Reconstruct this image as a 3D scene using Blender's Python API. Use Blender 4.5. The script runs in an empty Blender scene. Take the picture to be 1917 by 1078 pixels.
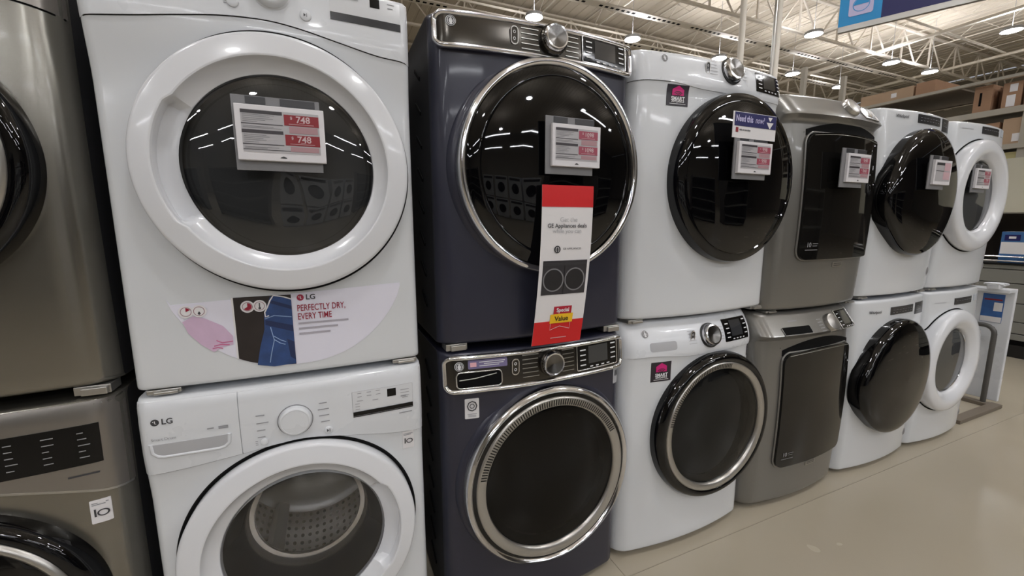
import bpy, bmesh, math, random
from math import sin, cos, pi, sqrt, radians
from mathutils import Vector, Matrix
random.seed(7)
SC = bpy.context.scene
COL = SC.collection

# ------------------------------------------------------------------ camera, world, exposure
def make_camera():
    yaw, pitch, roll = 0.410879, -0.151167, -0.0039014
    f = Vector((sin(yaw)*cos(pitch), cos(yaw)*cos(pitch), sin(pitch)))
    r = Vector((cos(yaw), -sin(yaw), 0)); u = r.cross(f)
    r2 = r*cos(roll)+u*sin(roll); u2 = -r*sin(roll)+u*cos(roll)
    cd = bpy.data.cameras.new('camera'); cd.sensor_width = 36; cd.lens = 785.878/1917*36
    cd.clip_start = 0.02; cd.clip_end = 200
    co = bpy.data.objects.new('camera', cd); COL.objects.link(co)
    m = Matrix((r2, u2, -f)).transposed().to_4x4(); m.translation = Vector((0.451076, -1.244258, 1.385277))
    co.matrix_world = m; SC.camera = co
make_camera()
W_ = bpy.data.worlds.new('world'); SC.world = W_; W_.use_nodes = True
W_.node_tree.nodes['Background'].inputs[0].default_value = (0.9, 0.93, 1, 1)
W_.node_tree.nodes['Background'].inputs[1].default_value = 0.25
SC.view_settings.view_transform = 'Standard'; SC.view_settings.look = 'None'
SC.view_settings.gamma = 1; SC.view_settings.use_curve_mapping = False
SC.view_settings.exposure = 0.52
LAMP = 95.0          # emission of the round high bay lenses
STRIP = 34.0         # emission of the tube diffusers

# ------------------------------------------------------------------ materials
def lin(c):
    return tuple(((x/255)/12.92 if x/255 <= .04045 else ((x/255+.055)/1.055)**2.4) for x in c)+(1,)
MATS = {}
def mat(name, c, rough=.5, metal=0, coat=0, emit=None, estr=0, bump=0, bscale=40, vary=0, vscale=6, spec=.5, aniso=0, stretch=None):
    if name in MATS: return MATS[name]
    m = bpy.data.materials.new(name); m.use_nodes = True; nt = m.node_tree
    b = nt.nodes['Principled BSDF']
    b.inputs['Base Color'].default_value = lin(c); b.inputs['Roughness'].default_value = rough
    b.inputs['Metallic'].default_value = metal; b.inputs['Coat Weight'].default_value = coat
    b.inputs['Coat Roughness'].default_value = .06
    b.inputs['Specular IOR Level'].default_value = spec
    if emit: b.inputs['Emission Color'].default_value = lin(emit); b.inputs['Emission Strength'].default_value = estr
    tc = nt.nodes.new('ShaderNodeTexCoord'); mp = nt.nodes.new('ShaderNodeMapping')
    nt.links.new(tc.outputs['Object'], mp.inputs[0])
    if stretch: mp.inputs['Scale'].default_value = stretch
    n = nt.nodes.new('ShaderNodeTexNoise'); n.inputs['Scale'].default_value = vscale; n.inputs['Detail'].default_value = 4
    nt.links.new(mp.outputs[0], n.inputs[0])
    r = nt.nodes.new('ShaderNodeMapRange'); r.inputs[3].default_value = max(0, rough*.85); r.inputs[4].default_value = min(1, rough*1.15)
    nt.links.new(n.outputs[0], r.inputs[0]); nt.links.new(r.outputs[0], b.inputs['Roughness'])
    if vary:
        mx = nt.nodes.new('ShaderNodeMix'); mx.data_type = 'RGBA'; cc = lin(c)
        mx.inputs[6].default_value = tuple(x*(1-vary) for x in cc[:3])+(1,); mx.inputs[7].default_value = tuple(min(1, x*(1+vary)) for x in cc[:3])+(1,)
        nt.links.new(n.outputs[0], mx.inputs[0]); nt.links.new(mx.outputs[2], b.inputs['Base Color'])
    if bump:
        n2 = nt.nodes.new('ShaderNodeTexNoise'); n2.inputs['Scale'].default_value = bscale
        nt.links.new(mp.outputs[0], n2.inputs[0])
        bp = nt.nodes.new('ShaderNodeBump'); bp.inputs['Strength'].default_value = bump; bp.inputs['Distance'].default_value = .002
        nt.links.new(n2.outputs[0], bp.inputs['Height']); nt.links.new(bp.outputs[0], b.inputs['Normal'])
    MATS[name] = m; return m
def glass(name, tint, gloss=.05, rough=.02, ior=1.5):
    """tinted see-through pane: tinted transparency plus a fresnel reflection"""
    if name in MATS: return MATS[name]
    m = bpy.data.materials.new(name); m.use_nodes = True; nt = m.node_tree
    nt.nodes.remove(nt.nodes['Principled BSDF']); out = nt.nodes['Material Output']
    t = nt.nodes.new('ShaderNodeBsdfTransparent'); t.inputs[0].default_value = tuple(tint)+(1,)
    g = nt.nodes.new('ShaderNodeBsdfGlossy'); g.inputs['Roughness'].default_value = rough
    fr = nt.nodes.new('ShaderNodeFresnel'); fr.inputs[0].default_value = ior
    ad = nt.nodes.new('ShaderNodeMath'); ad.operation = 'ADD'; ad.inputs[1].default_value = gloss
    nt.links.new(fr.outputs[0], ad.inputs[0])
    mx = nt.nodes.new('ShaderNodeMixShader')
    nt.links.new(ad.outputs[0], mx.inputs[0]); nt.links.new(t.outputs[0], mx.inputs[1]); nt.links.new(g.outputs[0], mx.inputs[2])
    nt.links.new(mx.outputs[0], out.inputs[0]); MATS[name] = m; return m
def perforated(name, c, hole, nu, nv, r=.3, rough=.3):
    """stamped steel with rows of holes laid out in the part's own uv (around, along)"""
    m = mat(name, c, rough, 1); nt = m.node_tree; b = nt.nodes['Principled BSDF']
    uv = nt.nodes.new('ShaderNodeUVMap'); mp = nt.nodes.new('ShaderNodeMapping'); mp.inputs['Scale'].default_value = (nu, nv, 1)
    nt.links.new(uv.outputs[0], mp.inputs[0])
    fr = nt.nodes.new('ShaderNodeVectorMath'); fr.operation = 'FRACTION'; nt.links.new(mp.outputs[0], fr.inputs[0])
    sb = nt.nodes.new('ShaderNodeVectorMath'); sb.operation = 'SUBTRACT'; sb.inputs[1].default_value = (.5, .5, 0); nt.links.new(fr.outputs[0], sb.inputs[0])
    ln = nt.nodes.new('ShaderNodeVectorMath'); ln.operation = 'LENGTH'; nt.links.new(sb.outputs[0], ln.inputs[0])
    lt = nt.nodes.new('ShaderNodeMath'); lt.operation = 'LESS_THAN'; lt.inputs[1].default_value = r; nt.links.new(ln.outputs['Value'], lt.inputs[0])
    mx = nt.nodes.new('ShaderNodeMix'); mx.data_type = 'RGBA'; mx.inputs[6].default_value = lin(c); mx.inputs[7].default_value = lin(hole)
    nt.links.new(lt.outputs[0], mx.inputs[0]); nt.links.new(mx.outputs[2], b.inputs['Base Color'])
    return m
WHITE = mat('white_enamel', (214, 217, 221), .22, coat=.5)
WHITEP = mat('white_plastic', (217, 220, 225), .28, coat=.3)
WHITER = mat('white_door_plastic', (221, 223, 228), .2, coat=.4)
LGREY = mat('pale_grey_plastic', (176, 177, 181), .4)
LGREY2 = mat('holder_grey', (128, 128, 131), .45)
PRINT = mat('grey_print', (150, 151, 156), .5)
PRINTD = mat('dark_print', (60, 60, 64), .5)
PRINTW = mat('white_print', (225, 225, 228), .5)
STEEL = mat('brushed_graphite_steel', (138, 135, 127), .24, .85, vary=.025, vscale=3, coat=.15)
STEELP = mat('graphite_panel', (146, 141, 136), .3, .75)
NAVY = mat('navy_enamel', (42, 43, 58), .36, .1, coat=.2)
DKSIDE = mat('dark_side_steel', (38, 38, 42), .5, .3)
GREYP = mat('grey_metallic_paint', (128, 126, 122), .3, .5, coat=.3)
GREYC = mat('grey_console_plastic', (150, 149, 147), .34, .4)
CHROME = mat('chrome', (225, 225, 228), .12, 1)
SATIN = mat('satin_silver', (186, 184, 180), .3, .9)
CONSOLE = mat('dark_steel_console', (76, 73, 69), .2, .85)
BLACKG = mat('black_glass', (6, 6, 8), .03)
BLACKG2 = mat('smoky_black_glass', (20, 19, 18), .045)
BLACK = mat('black_plastic', (14, 14, 15), .35)
BLACKM = mat('black_rubber_and_gap_shade', (5, 5, 6), .9, spec=.2)  # real rubber, and also the painted dark of gaps and recesses
DGREY = mat('dark_grey_plastic', (58, 58, 61), .35)
RUBBER = mat('grey_gasket_rubber', (84, 84, 86), .45)
DISP = mat('display_black', (9, 9, 11), .12, spec=.35)
DISPG = mat('display_grey', (52, 52, 55), .2)
DRUM = perforated('perforated_drum_steel', (236, 234, 230), (20, 20, 20), 66, 10, .25, rough=.42)
DRUMD = mat('drum_steel', (150, 150, 150), .35, 1)
RED = mat('red_print', (206, 28, 32), .45)
REDT = mat('tag_red', (138, 28, 38), .4)
PINKT = mat('tag_pale_pink', (205, 178, 182), .4)
MAROON = mat('maroon_print', (150, 24, 52), .5)
YELLOW = mat('yellow_print', (238, 190, 30), .5)
PAPER = mat('paper_white', (226, 224, 226), .5)
TAGW = mat('tag_white', (222, 220, 224), .35)
SCREEN = mat('tag_screen', (178, 176, 180), .3)
MAG = mat('magenta_print', (205, 30, 120), .45)
BLUEN = mat('navy_blue_print', (30, 30, 92), .4)
SPUN = mat('spun_dark_metal', (112, 110, 108), .24, 1)
SKYB = mat('sky_blue_print', (40, 150, 214), .4)
LILAC = mat('lilac_print', (200, 196, 232), .4)
GL_LG = glass('tinted_window', (.30, .30, .30), .03)
GL_BOWL = glass('clear_bowl_glass', (.62, .62, .62), .05, .02)
GL_DK = glass('dark_window', (.16, .16, .16), .0, ior=1.42)
GL_X = glass('smoke_window', (.45, .45, .45), .06)
CARD = mat('cardboard', (158, 124, 98), .8, vary=.08)
CARDL = mat('pale_cardboard', (176, 150, 124), .8, vary=.08)
GREEN_GREY = mat('khaki_grey_panel', (192, 189, 172), .6)
SHELFG = mat('grey_shelf_steel', (132, 132, 126), .5, .2)

# ------------------------------------------------------------------ mesh building
class MB:
    def __init__(s): s.v = []; s.f = []; s.fm = []; s.uv = {}; s.mi = 0
    def add(s, vs, fs):
        o = len(s.v); s.v += [tuple(v) for v in vs]; s.f += [tuple(i+o for i in f) for f in fs]; s.fm += [s.mi]*len(fs); return o
    def box(s, x0, x1, y0, y1, z0, z1):
        v = [(x, y, z) for x in (x0, x1) for y in (y0, y1) for z in (z0, z1)]
        s.add(v, [(0, 1, 3, 2), (4, 6, 7, 5), (0, 4, 5, 1), (2, 3, 7, 6), (0, 2, 6, 4), (1, 5, 7, 3)])
    def obox(s, c, size, rot):
        h = [a/2 for a in size]
        v = [Vector(c)+rot @ Vector((sx*h[0], sy*h[1], sz*h[2])) for sx in (-1, 1) for sy in (-1, 1) for sz in (-1, 1)]
        s.add(v, [(0, 1, 3, 2), (4, 6, 7, 5), (0, 4, 5, 1), (2, 3, 7, 6), (0, 2, 6, 4), (1, 5, 7, 3)])
    def bar(s, a, b, w, h=None):
        a = Vector(a); b = Vector(b); d = b-a; q = d.to_track_quat('X', 'Z').to_matrix()
        s.obox((a+b)/2, (d.length, w, h or w), q)
    def tube(s, pts, r, n=10, closed=False, caps=True, flat=1.0):
        pts = [Vector(p) for p in pts]; N = len(pts); rings = []
        prev = None
        for i, p in enumerate(pts):
            if closed: d = pts[(i+1) % N]-pts[i-1]
            else: d = pts[min(i+1, N-1)]-pts[max(i-1, 0)]
            d.normalize()
            if prev is None:
                up = Vector((0, 1, 0)) if abs(d.y) < .9 else Vector((0, 0, 1)); a = d.cross(up).normalized()
            else:
                a = prev-d*prev.dot(d); a.normalize()
            prev = a; b = d.cross(a)
            rings.append([p+a*cos(2*pi*k/n)*r+b*sin(2*pi*k/n)*r*flat for k in range(n)])
        vs = [v for R in rings for v in R]; fs = []
        M = N if closed else N-1
        for i in range(M):
            for k in range(n):
                a0 = i*n+k; a1 = i*n+(k+1) % n; b0 = ((i+1) % N)*n+k; b1 = ((i+1) % N)*n+(k+1) % n
                fs.append((a0, a1, b1, b0))
        if caps and not closed: fs += [tuple(range(n))[::-1], tuple((N-1)*n+k for k in range(n))]
        s.add(vs, fs)
    def lathe(s, prof, cx, cz, sx=1, sz=1, n=96, cap=False, closed=False, a0=0, a1=2*pi, rf=None, y0=0):
        """prof: list of (r, y) or function theta -> list; axis along y"""
        full = abs(a1-a0-2*pi) < 1e-6; cols = n if full else n+1
        vs = []; P = None; uvs = []
        for k in range(cols):
            t = a0+(a1-a0)*k/n; P = prof(t) if callable(prof) else prof; q = rf(t) if rf else 1
            for j, (r, y) in enumerate(P):
                vs.append((cx+sx*r*q*cos(t), y0+y, cz+sz*r*q*sin(t))); uvs.append((k/n, j/(len(P)-1)))
        m = len(P); fs = []; fuv = []
        for k in range(n):
            for j in range(m if closed else m-1):
                a = k*m+j; b = ((k+1) % cols)*m+j; c = ((k+1) % cols)*m+(j+1) % m; d = k*m+(j+1) % m
                fs.append((a, b, c, d)); fuv.append([(k/n, j/(m-1)), ((k+1)/n, j/(m-1)), ((k+1)/n, (j+1)/(m-1)), (k/n, (j+1)/(m-1))])
        f0 = len(s.f); s.add(vs, fs)
        for i, u in enumerate(fuv): s.uv[f0+i] = u
        if cap:
            for j in ((m-1,) if cap == 1 else (0, m-1)):
                s.add([vs[k*m+j] for k in range(cols)], [tuple(range(cols))])
    def tilt(s, c, m):
        """lean what was lathed about c so that it sits square on the sloping front"""
        x, y, z = c; a = -min(.55, math.atan((m.yf(x, z+.012)-m.yf(x, z-.012))/.024)); q = Matrix.Rotation(a, 3, 'X'); C = Vector(c)
        s.v = [tuple(C+q @ (Vector(v)-C)) for v in s.v]; return s
    def poly(s, pts): s.add(pts, [tuple(range(len(pts)))])
    def prism_y(s, pts, y0, y1):
        n = len(pts); s.add([(x, y0, z) for x, z in pts]+[(x, y1, z) for x, z in pts],
              [tuple(range(n)), tuple(range(2*n-1, n-1, -1))]+[(i, (i+1) % n+0, (i+1) % n+n, i+n) for i in range(n)])
    def sphere(s, c, r, n=12, sx=1, sy=1, sz=1):
        vs = []; fs = []
        for i in range(n//2+1):
            a = pi*i/(n//2)
            for k in range(n): vs.append((c[0]+sx*r*sin(a)*cos(2*pi*k/n), c[1]+sy*r*sin(a)*sin(2*pi*k/n), c[2]+sz*r*cos(a)))
        for i in range(n//2):
            for k in range(n): fs.append((i*n+k, i*n+(k+1) % n, (i+1)*n+(k+1) % n, (i+1)*n+k))
        s.add(vs, fs)
    def build(s, name, m, parent=None, smooth=30, bevel=0, loc=None):
        me = bpy.data.meshes.new(name); me.from_pydata(s.v, [], s.f)
        if s.uv:
            ul = me.uv_layers.new(name='UVMap')
            for i, p in enumerate(me.polygons):
                if i in s.uv:
                    for li, uv in zip(p.loop_indices, s.uv[i]): ul.data[li].uv = uv
        ms = m if isinstance(m, (list, tuple)) else [m]
        for q in ms: me.materials.append(q)
        if len(ms) > 1: me.polygons.foreach_set('material_index', s.fm)
        b = bmesh.new(); b.from_mesh(me); bmesh.ops.remove_doubles(b, verts=b.verts, dist=1e-6); bmesh.ops.recalc_face_normals(b, faces=b.faces)
        if bevel:
            ed = [e for e in b.edges if len(e.link_faces) == 2 and e.calc_face_angle() > .6]
            bmesh.ops.bevel(b, geom=ed, offset=bevel, segments=2, affect='EDGES', profile=.5)
        b.to_mesh(me); b.free()
        if smooth: me.shade_smooth(); me.set_sharp_from_angle(angle=radians(smooth))
        o = bpy.data.objects.new(name, me); COL.objects.link(o)
        if parent: o.parent = parent
        if loc: o.location = loc
        return o
def tag(o, label=None, cat=None, group=None, kind=None):
    if label: o['label'] = label
    if cat: o['category'] = cat
    if group: o['group'] = group
    if kind: o['kind'] = kind
    return o
def thing(name, label, cat, loc=(0, 0, 0), rz=0, group=None):
    o = bpy.data.objects.new(name, None); COL.objects.link(o); o.location = loc; o.rotation_euler = (0, 0, rz); o.empty_display_size = .1
    return tag(o, label, cat, group)
def dup(o, parent=None):
    c = o.copy(); COL.objects.link(c)
    if parent: c.parent = parent
    for ch in list(o.children): dup(ch, c)
    return c
def interp(pts):
    n = len(pts)
    def m(i):
        a = pts[max(i-1, 0)]; b = pts[min(i+1, n-1)]; return (b[1]-a[1])/(b[0]-a[0])
    def f(x):
        if x <= pts[0][0]: return pts[0][1]
        for i in range(n-1):
            (a, u), (b, v) = pts[i], pts[i+1]
            if x <= b:
                h = b-a; t = (x-a)/h
                return (2*t**3-3*t*t+1)*u+(t**3-2*t*t+t)*h*m(i)+(-2*t**3+3*t*t)*v+(t**3-t*t)*h*m(i+1)
        return pts[-1][1]
    return f
def rrect(x0, x1, z0, z1, r, n=6):
    P = []
    for cx, cz, a in ((x1-r, z0+r, -90), (x1-r, z1-r, 0), (x0+r, z1-r, 90), (x0+r, z0+r, 180)):
        for k in range(n+1):
            t = radians(a+90*k/n); P.append((cx+r*cos(t), cz+r*sin(t)))
    return P
def dense(P, d=.03):
    Q = []
    for (a, b), (c, e) in zip(P, P[1:]+P[:1]):
        L = sqrt((c-a)**2+(e-b)**2); n = max(1, int(L/d))
        Q += [(a+(c-a)*k/n, b+(e-b)*k/n) for k in range(n)]
    return Q

_fontcache = {}
def text(s, x, z, size, m, parent, yf=None, off=.0012, align='CENTER', name='lettering', sx=1.0, bold=0, italic=0, slope=0, thick=0):
    cu = bpy.data.curves.new('t', 'FONT'); cu.body = s; cu.size = size; cu.align_x = align; cu.align_y = 'CENTER'
    cu.offset = bold; cu.shear = italic; cu.resolution_u = 3
    ob = bpy.data.objects.new('t', cu); COL.objects.link(ob)
    dg = bpy.context.evaluated_depsgraph_get(); me = bpy.data.meshes.new_from_object(ob.evaluated_get(dg))
    bpy.data.objects.remove(ob); bpy.data.curves.remove(cu)
    for v in me.vertices:
        X = x+v.co.x*sx; Z = z+v.co.y+slope*v.co.x*sx
        v.co = (X, (yf(X, Z) if yf else 0)-off, Z)
    me.name = name; me.materials.clear(); me.materials.append(m)
    o = bpy.data.objects.new(name, me); COL.objects.link(o); o.parent = parent
    return o

# ------------------------------------------------------------------ a machine = root empty + a front height field y = yf(x, z)
class Machine:
    def __init__(s, name, label, cat, loc, W, H, D, bow=.02, rc=.02, rt=.012, rb=.01, extra=None):
        s.root = thing(name, label, cat, loc); s.W = W; s.H = H; s.D = D; s.bow = bow; s.rc = rc; s.rt = rt; s.rb = rb; s.extra = extra
    def yf(s, x, z):
        W, H = s.W, s.H; x = min(max(x, 0), W); z = min(max(z, 0), H); y = 0
        def drop(d, r): return r-sqrt(max(0, r*r-(r-d)**2)) if d < r else 0
        y += drop(min(x, W-x), s.rc); y += drop(H-z, s.rt)+drop(z, s.rb)
        q = (x-W/2)/(W/2); y -= s.bow*(1-q*q)
        if s.extra: y += s.extra(x, z)
        return y
    def xs(s, n=26):
        a = [s.rc*(1-cos(pi/2*k/7)) for k in range(8)]
        return a+[s.rc+(s.W-2*s.rc)*k/n for k in range(1, n)]+[s.W-v for v in a[::-1]]
    def zs(s, n=40):
        a = [s.rb*(1-cos(pi/2*k/5)) for k in range(6)]; b = [s.rt*(1-cos(pi/2*k/6)) for k in range(7)]
        return a+[s.rb+(s.H-s.rb-s.rt)*k/n for k in range(1, n)]+[s.H-v for v in b[::-1]]
    def body(s, m, holes=(), sidem=None, name='cabinet', nz=40):
        xs, zs = s.xs(), s.zs(nz); nx, nzz = len(xs), len(zs); b = MB()
        v = [(x, s.yf(x, z), z) for x in xs for z in zs]
        f = [(i*nzz+j, (i+1)*nzz+j, (i+1)*nzz+j+1, i*nzz+j+1) for i in range(nx-1) for j in range(nzz-1)]
        b.add(v, f)
        per = [(i, 0) for i in range(nx)]+[(nx-1, j) for j in range(1, nzz)]+[(i, nzz-1) for i in range(nx-2, -1, -1)]+[(0, j) for j in range(nzz-2, 0, -1)]
        fr = [i*nzz+j for i, j in per]; o = len(b.v)
        b.v += [(xs[i], s.D, zs[j]) for i, j in per]; n = len(per)
        b.f += [(fr[k], o+k, o+(k+1) % n, fr[(k+1) % n]) for k in range(n)]+[tuple(o+k for k in range(n))]
        for k in range(n):
            i, j = per[k]; i2, j2 = per[(k+1) % n]
            b.fm.append(1 if (i == i2 and sidem) else 0)
        b.fm.append(1 if sidem else 0)
        b.fm = [0]*((nx-1)*(nzz-1))+b.fm[(nx-1)*(nzz-1):]
        ob = b.build(name, [m, sidem] if sidem else m, s.root, smooth=40)
        for (cx, cz, r, r2, dep) in holes:
            c = MB(); y0 = s.yf(cx, cz)
            c.lathe([(r, -.15), (r, y0+.025), (r2, y0+.026), (r2, dep)], cx, cz, n=72, cap=2)
            co = c.build('cut', BLACK)
            md = ob.modifiers.new('b', 'BOOLEAN'); md.object = co; md.operation = 'DIFFERENCE'; md.solver = 'EXACT'
            dg = bpy.context.evaluated_depsgraph_get(); me = bpy.data.meshes.new_from_object(ob.evaluated_get(dg))
            ob.modifiers.clear(); old = ob.data; ob.data = me; bpy.data.meshes.remove(old); bpy.data.objects.remove(co)
            me.set_sharp_from_angle(angle=radians(40))
        return ob
    # shell patch following the front
    def patch(s, name, m, x0, x1, zlo, zhi, off=.003, back=.004, nx=30, nz=8, parent=None, r=0, bevel=0, yf=None):
        yf = yf or s.yf
        lo = zlo if callable(zlo) else (lambda x: zlo); hi = zhi if callable(zhi) else (lambda x: zhi)
        if r:
            l0, h0 = lo, hi
            def dr(x):
                d = min(x-x0, x1-x); return r-sqrt(max(0, r*r-(r-d)**2)) if d < r else 0
            lo = lambda x: l0(x)+dr(x); hi = lambda x: h0(x)-dr(x)
            e = [r*(1-cos(pi/2*k/6)) for k in range(7)]
            X = [x0+v for v in e]+[x0+r+(x1-x0-2*r)*k/nx for k in range(1, nx)]+[x1-v for v in e[::-1]]
        else: X = [x0+(x1-x0)*k/nx for k in range(nx+1)]
        b = MB(); F = []; n = len(X)
        for x in X:
            a, c = lo(x), hi(x)
            for j in range(nz+1):
                z = a+(c-a)*j/nz; F.append((x, yf(x, z)-off, z))
        fs = [(i*(nz+1)+j, (i+1)*(nz+1)+j, (i+1)*(nz+1)+j+1, i*(nz+1)+j+1) for i in range(n-1) for j in range(nz)]
        per = [(i, 0) for i in range(n)]+[(n-1, j) for j in range(1, nz+1)]+[(i, nz) for i in range(n-2, -1, -1)]+[(0, j) for j in range(nz-1, 0, -1)]
        idx = [i*(nz+1)+j for i, j in per]; o = len(F)
        F += [(F[k][0], F[k][1]+off+back, F[k][2]) for k in idx]; m2 = len(idx)
        fs += [(idx[k], o+k, o+(k+1) % m2, idx[(k+1) % m2]) for k in range(m2)]
        b.add(F, fs)
        return b.build(name, m, parent or s.root, smooth=40)
    def rim(s, name, m, P, r, parent=None, off=0, flat=1.0, n=8, closed=True):
        P = dense(P) if closed else P
        b = MB(); b.tube([(x, s.yf(x, z)-off, z) for x, z in P], r, n, closed=closed, flat=flat)
        return b.build(name, m, parent or s.root, smooth=60)
    def ticks(s, name, m, L, parent=None, off=.0012, h=.0025):
        b = MB()
        for (x0, x1, z) in L:
            b.add([(x, s.yf(x, zz)-off, zz) for x, zz in ((x0, z-h/2), (x1, z-h/2), (x1, z+h/2), (x0, z+h/2))], [(0, 1, 2, 3)])
        return b.build(name, m, parent or s.root, smooth=0)
    def text(s, t, x, z, size, m, parent=None, **k): return text(t, x, z, size, m, parent or s.root, s.yf, **k)
    def knob(s, x, z, r, m_ring, m_cap, depth=.024, name='control_knob', ridge=False, m_base=None):
        y = s.yf(x, z); b = MB()
        b.lathe([(r*1.12, y+.002), (r*1.12, y-.002), (r*1.04, y-.004)], x, z, n=48, cap=1)
        k = b.tilt((x, y, z), s).build(name, m_base or m_ring, s.root, smooth=40)
        b = MB(); N = 72
        rf = (lambda t: 1+.02*sin(36*t)) if ridge else None
        b.lathe([(r, y-.002), (r*.98, y-depth*.75), (r*.93, y-depth*.95), (r*.84, y-depth), (r*.82, y-depth*.96)], x, z, n=N, rf=rf)
        b.tilt((x, y, z), s).build('knob_ring', m_ring, k, smooth=50)
        b = MB(); b.lathe([(r*.82, y-depth*.97), (r*.5, y-depth*1.0), (.0005, y-depth*1.01)], x, z, n=48)
        b.tilt((x, y, z), s).build('knob_face', m_cap, k, smooth=50)
        return k
    def button(s, x, z, r, m, name='button', sym=None):
        y = s.yf(x, z); b = MB(); b.lathe([(r, y+.002), (r*.97, y-.003), (r*.85, y-.004), (.0005, y-.0035)], x, z, n=28)
        o = b.build(name, m, s.root, smooth=50)
        return o
    def feet(s):
        for x in (.07, s.W-.07):
            b = MB(); b.lathe([(.02, -.001), (.02, .001)], 0, 0, n=4); b = MB()
            b.box(x-.02, x+.02, .05, .09, -.03, .004); b.build('foot', BLACKM, s.root, smooth=0)

def lines(mach, x0, x1, z, n, dz, jitter=.3):
    return [(x0, x1-(x1-x0)*jitter*random.random(), z-i*dz) for i in range(n)]

# ================================================================== LAUNDRY MACHINES
def door_ring_white(M, cx, cz, R, sx, sz, grip, y=-.052, inner=.212, parent=None, m=None):
    """broad plastic door ring with a finger recess on one side (grip = angle in degrees)"""
    y0 = M.yf(cx, cz)
    def prof(t):
        d = abs((math.degrees(t)-grip+180) % 360-180); w = min(1, max(0, 1-max(0, d-30)/5))
        g = R*.822+.009*w
        return [(R-.004, .03), (R, -.01), (R, y+.020), (R-.0015, y+.015), (R-.005, y+.0118), (R-.009, y+.0105), (R-.010, y+.0103), (g+.004, y+.0012), (g+.002, y+.0011), (g-.001, y+.0022),
                (g-.003, y+.0055), (g-.004, y+.008), (R*.77+.022*w, y+.026+.014*w), (inner+.005+.017*w, y+.034+.012*w), (inner+.002, y+.036+.004*w), (inner-.003, y+.045)]
    b = MB(); b.lathe(prof, cx, cz, sx, sz, n=216, y0=y0)
    o = b.build('door_ring', m or WHITER, parent or M.root, smooth=35)
    return o, y0
def door_gap(M, cx, cz, R, sx, sz, parent=None, r=.003):
    b = MB(); N = 120
    b.tube([(cx+sx*R*cos(2*pi*k/N), M.yf(cx+sx*R*cos(2*pi*k/N), cz+sz*R*sin(2*pi*k/N))-.0005, cz+sz*R*sin(2*pi*k/N)) for k in range(N)], r, 6, closed=True)
    return b.build('door_gap_shade', BLACKM, parent or M.root, smooth=60)  # black ring paints the dark gap around the door
def drum_cavity(M, cx, cz, R, rd, depth, dark=False, bowl=True, door=None):
    y0 = M.yf(cx, cz)
    b = MB(); b.lathe([(R, y0+.03), (R*.96, y0+.045), (R*.80, y0+.10), (R*.76, y0+.12), (R*.76, y0+.135)], cx, cz, n=72); b.build('gasket', RUBBER if not dark else BLACK, M.root, smooth=60)
    b = MB(); b.lathe([(R*.78, y0+.125), (R*.70, y0+.128), (R*.69, y0+.136), (R*.71, y0+.142), (rd*.985, y0+.170)], cx, cz, n=72); b.build('drum_lip', CHROME if not dark else DRUMD, M.root, smooth=60)
    b = MB(); b.lathe([(rd*.985, y0+.17), (rd*.98, y0+.3), (rd*.985, depth-.03)], cx, cz, n=72); b.build('drum', DRUM if not dark else DGREY, M.root, smooth=60)
    b = MB(); b.lathe([(rd*.985, depth-.03), (rd*.9, depth-.012), (rd*.4, depth-.01), (rd*.3, depth-.03), (.0005, depth-.035)], cx, cz, n=72); b.build('drum_back', DRUMD if not dark else DGREY, M.root, smooth=60)
    for k in range(3):
        a = radians(90+120*k+28); q = Matrix.Rotation(-a, 3, 'Y')
        b = MB(); b.obox((cx+rd*.9*cos(a), (y0+.17+depth-.04)/2, cz+rd*.9*sin(a)), (.06, depth-.23-y0, .045), q)
        b.build('drum_paddle', LGREY2 if not dark else DGREY, M.root, smooth=40, bevel=.012)
    if bowl and door and not dark:
        b = MB(); b.lathe([(R*.955, y0-.004), (R*.90, y0+.03), (R*.83, y0+.075), (R*.80, y0+.10), (R*.78, y0+.105)], cx, cz, n=72)
        b.build('bowl_shroud', mat('smoked_grey_shroud', (62, 62, 64), .22), door, smooth=60)
        b = MB(); b.lathe([(R*.79, y0+.10), (R*.6, y0+.108), (.0005, y0+.105)], cx, cz, n=72)
        b.build('glass_bowl', glass('bowl_end_glass', (.9, .9, .9), .02, .02), door, smooth=60)
    elif bowl and door:
        b = MB(); b.lathe([(R*.93, y0-.005), (R*.86, y0+.04), (R*.74, y0+.085), (R*.66, y0+.105), (R*.5, y0+.11), (.0005, y0+.10)], cx, cz, n=72)
        b.build('glass_bowl', GL_BOWL, door, smooth=60)

def lg_symbol_play(M, x, z, s, m):
    y = M.yf(x, z)-.0045
    b = MB(); b.poly([(x-s, y, z-s), (x+.2*s, y, z), (x-s, y, z+s)]); b.add([(x+.5*s, y, z-s), (x+.8*s, y, z-s), (x+.8*s, y, z+s), (x+.5*s, y, z+s)], [(0, 1, 2, 3)])
    return b.build('play_symbol', m, M.root, smooth=0)
def lg_logo(M, x, z, s, mr, mt, parent=None, off=.0015):
    yf = lambda a, c: M.yf(a, c)-off
    b = MB(); N = 24; b.poly([(x+s*cos(2*pi*k/N), yf(x, z), z+s*sin(2*pi*k/N)) for k in range(N)])
    e = b.build('round_emblem', mr, parent or M.root, smooth=0)
    b = MB(); y = yf(x, z)-.0006; w = s*.12
    for (a, c, d, e2) in ((-.12, .12, -.45, .5), (-.12, .35, -.45, -.27), (-.5, -.3, .1, .4)): b.add([(x+a*s, y, z+d*s), (x+c*s, y, z+d*s), (x+c*s, y, z+e2*s), (x+a*s, y, z+e2*s)], [(0, 1, 2, 3)])
    b.build('emblem_mark', PAPER, e, smooth=0)
    M.text('LG', x+s*1.5, z, s*2.3, mt, parent=parent, align='LEFT', bold=.0004, off=off+.0007)
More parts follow.
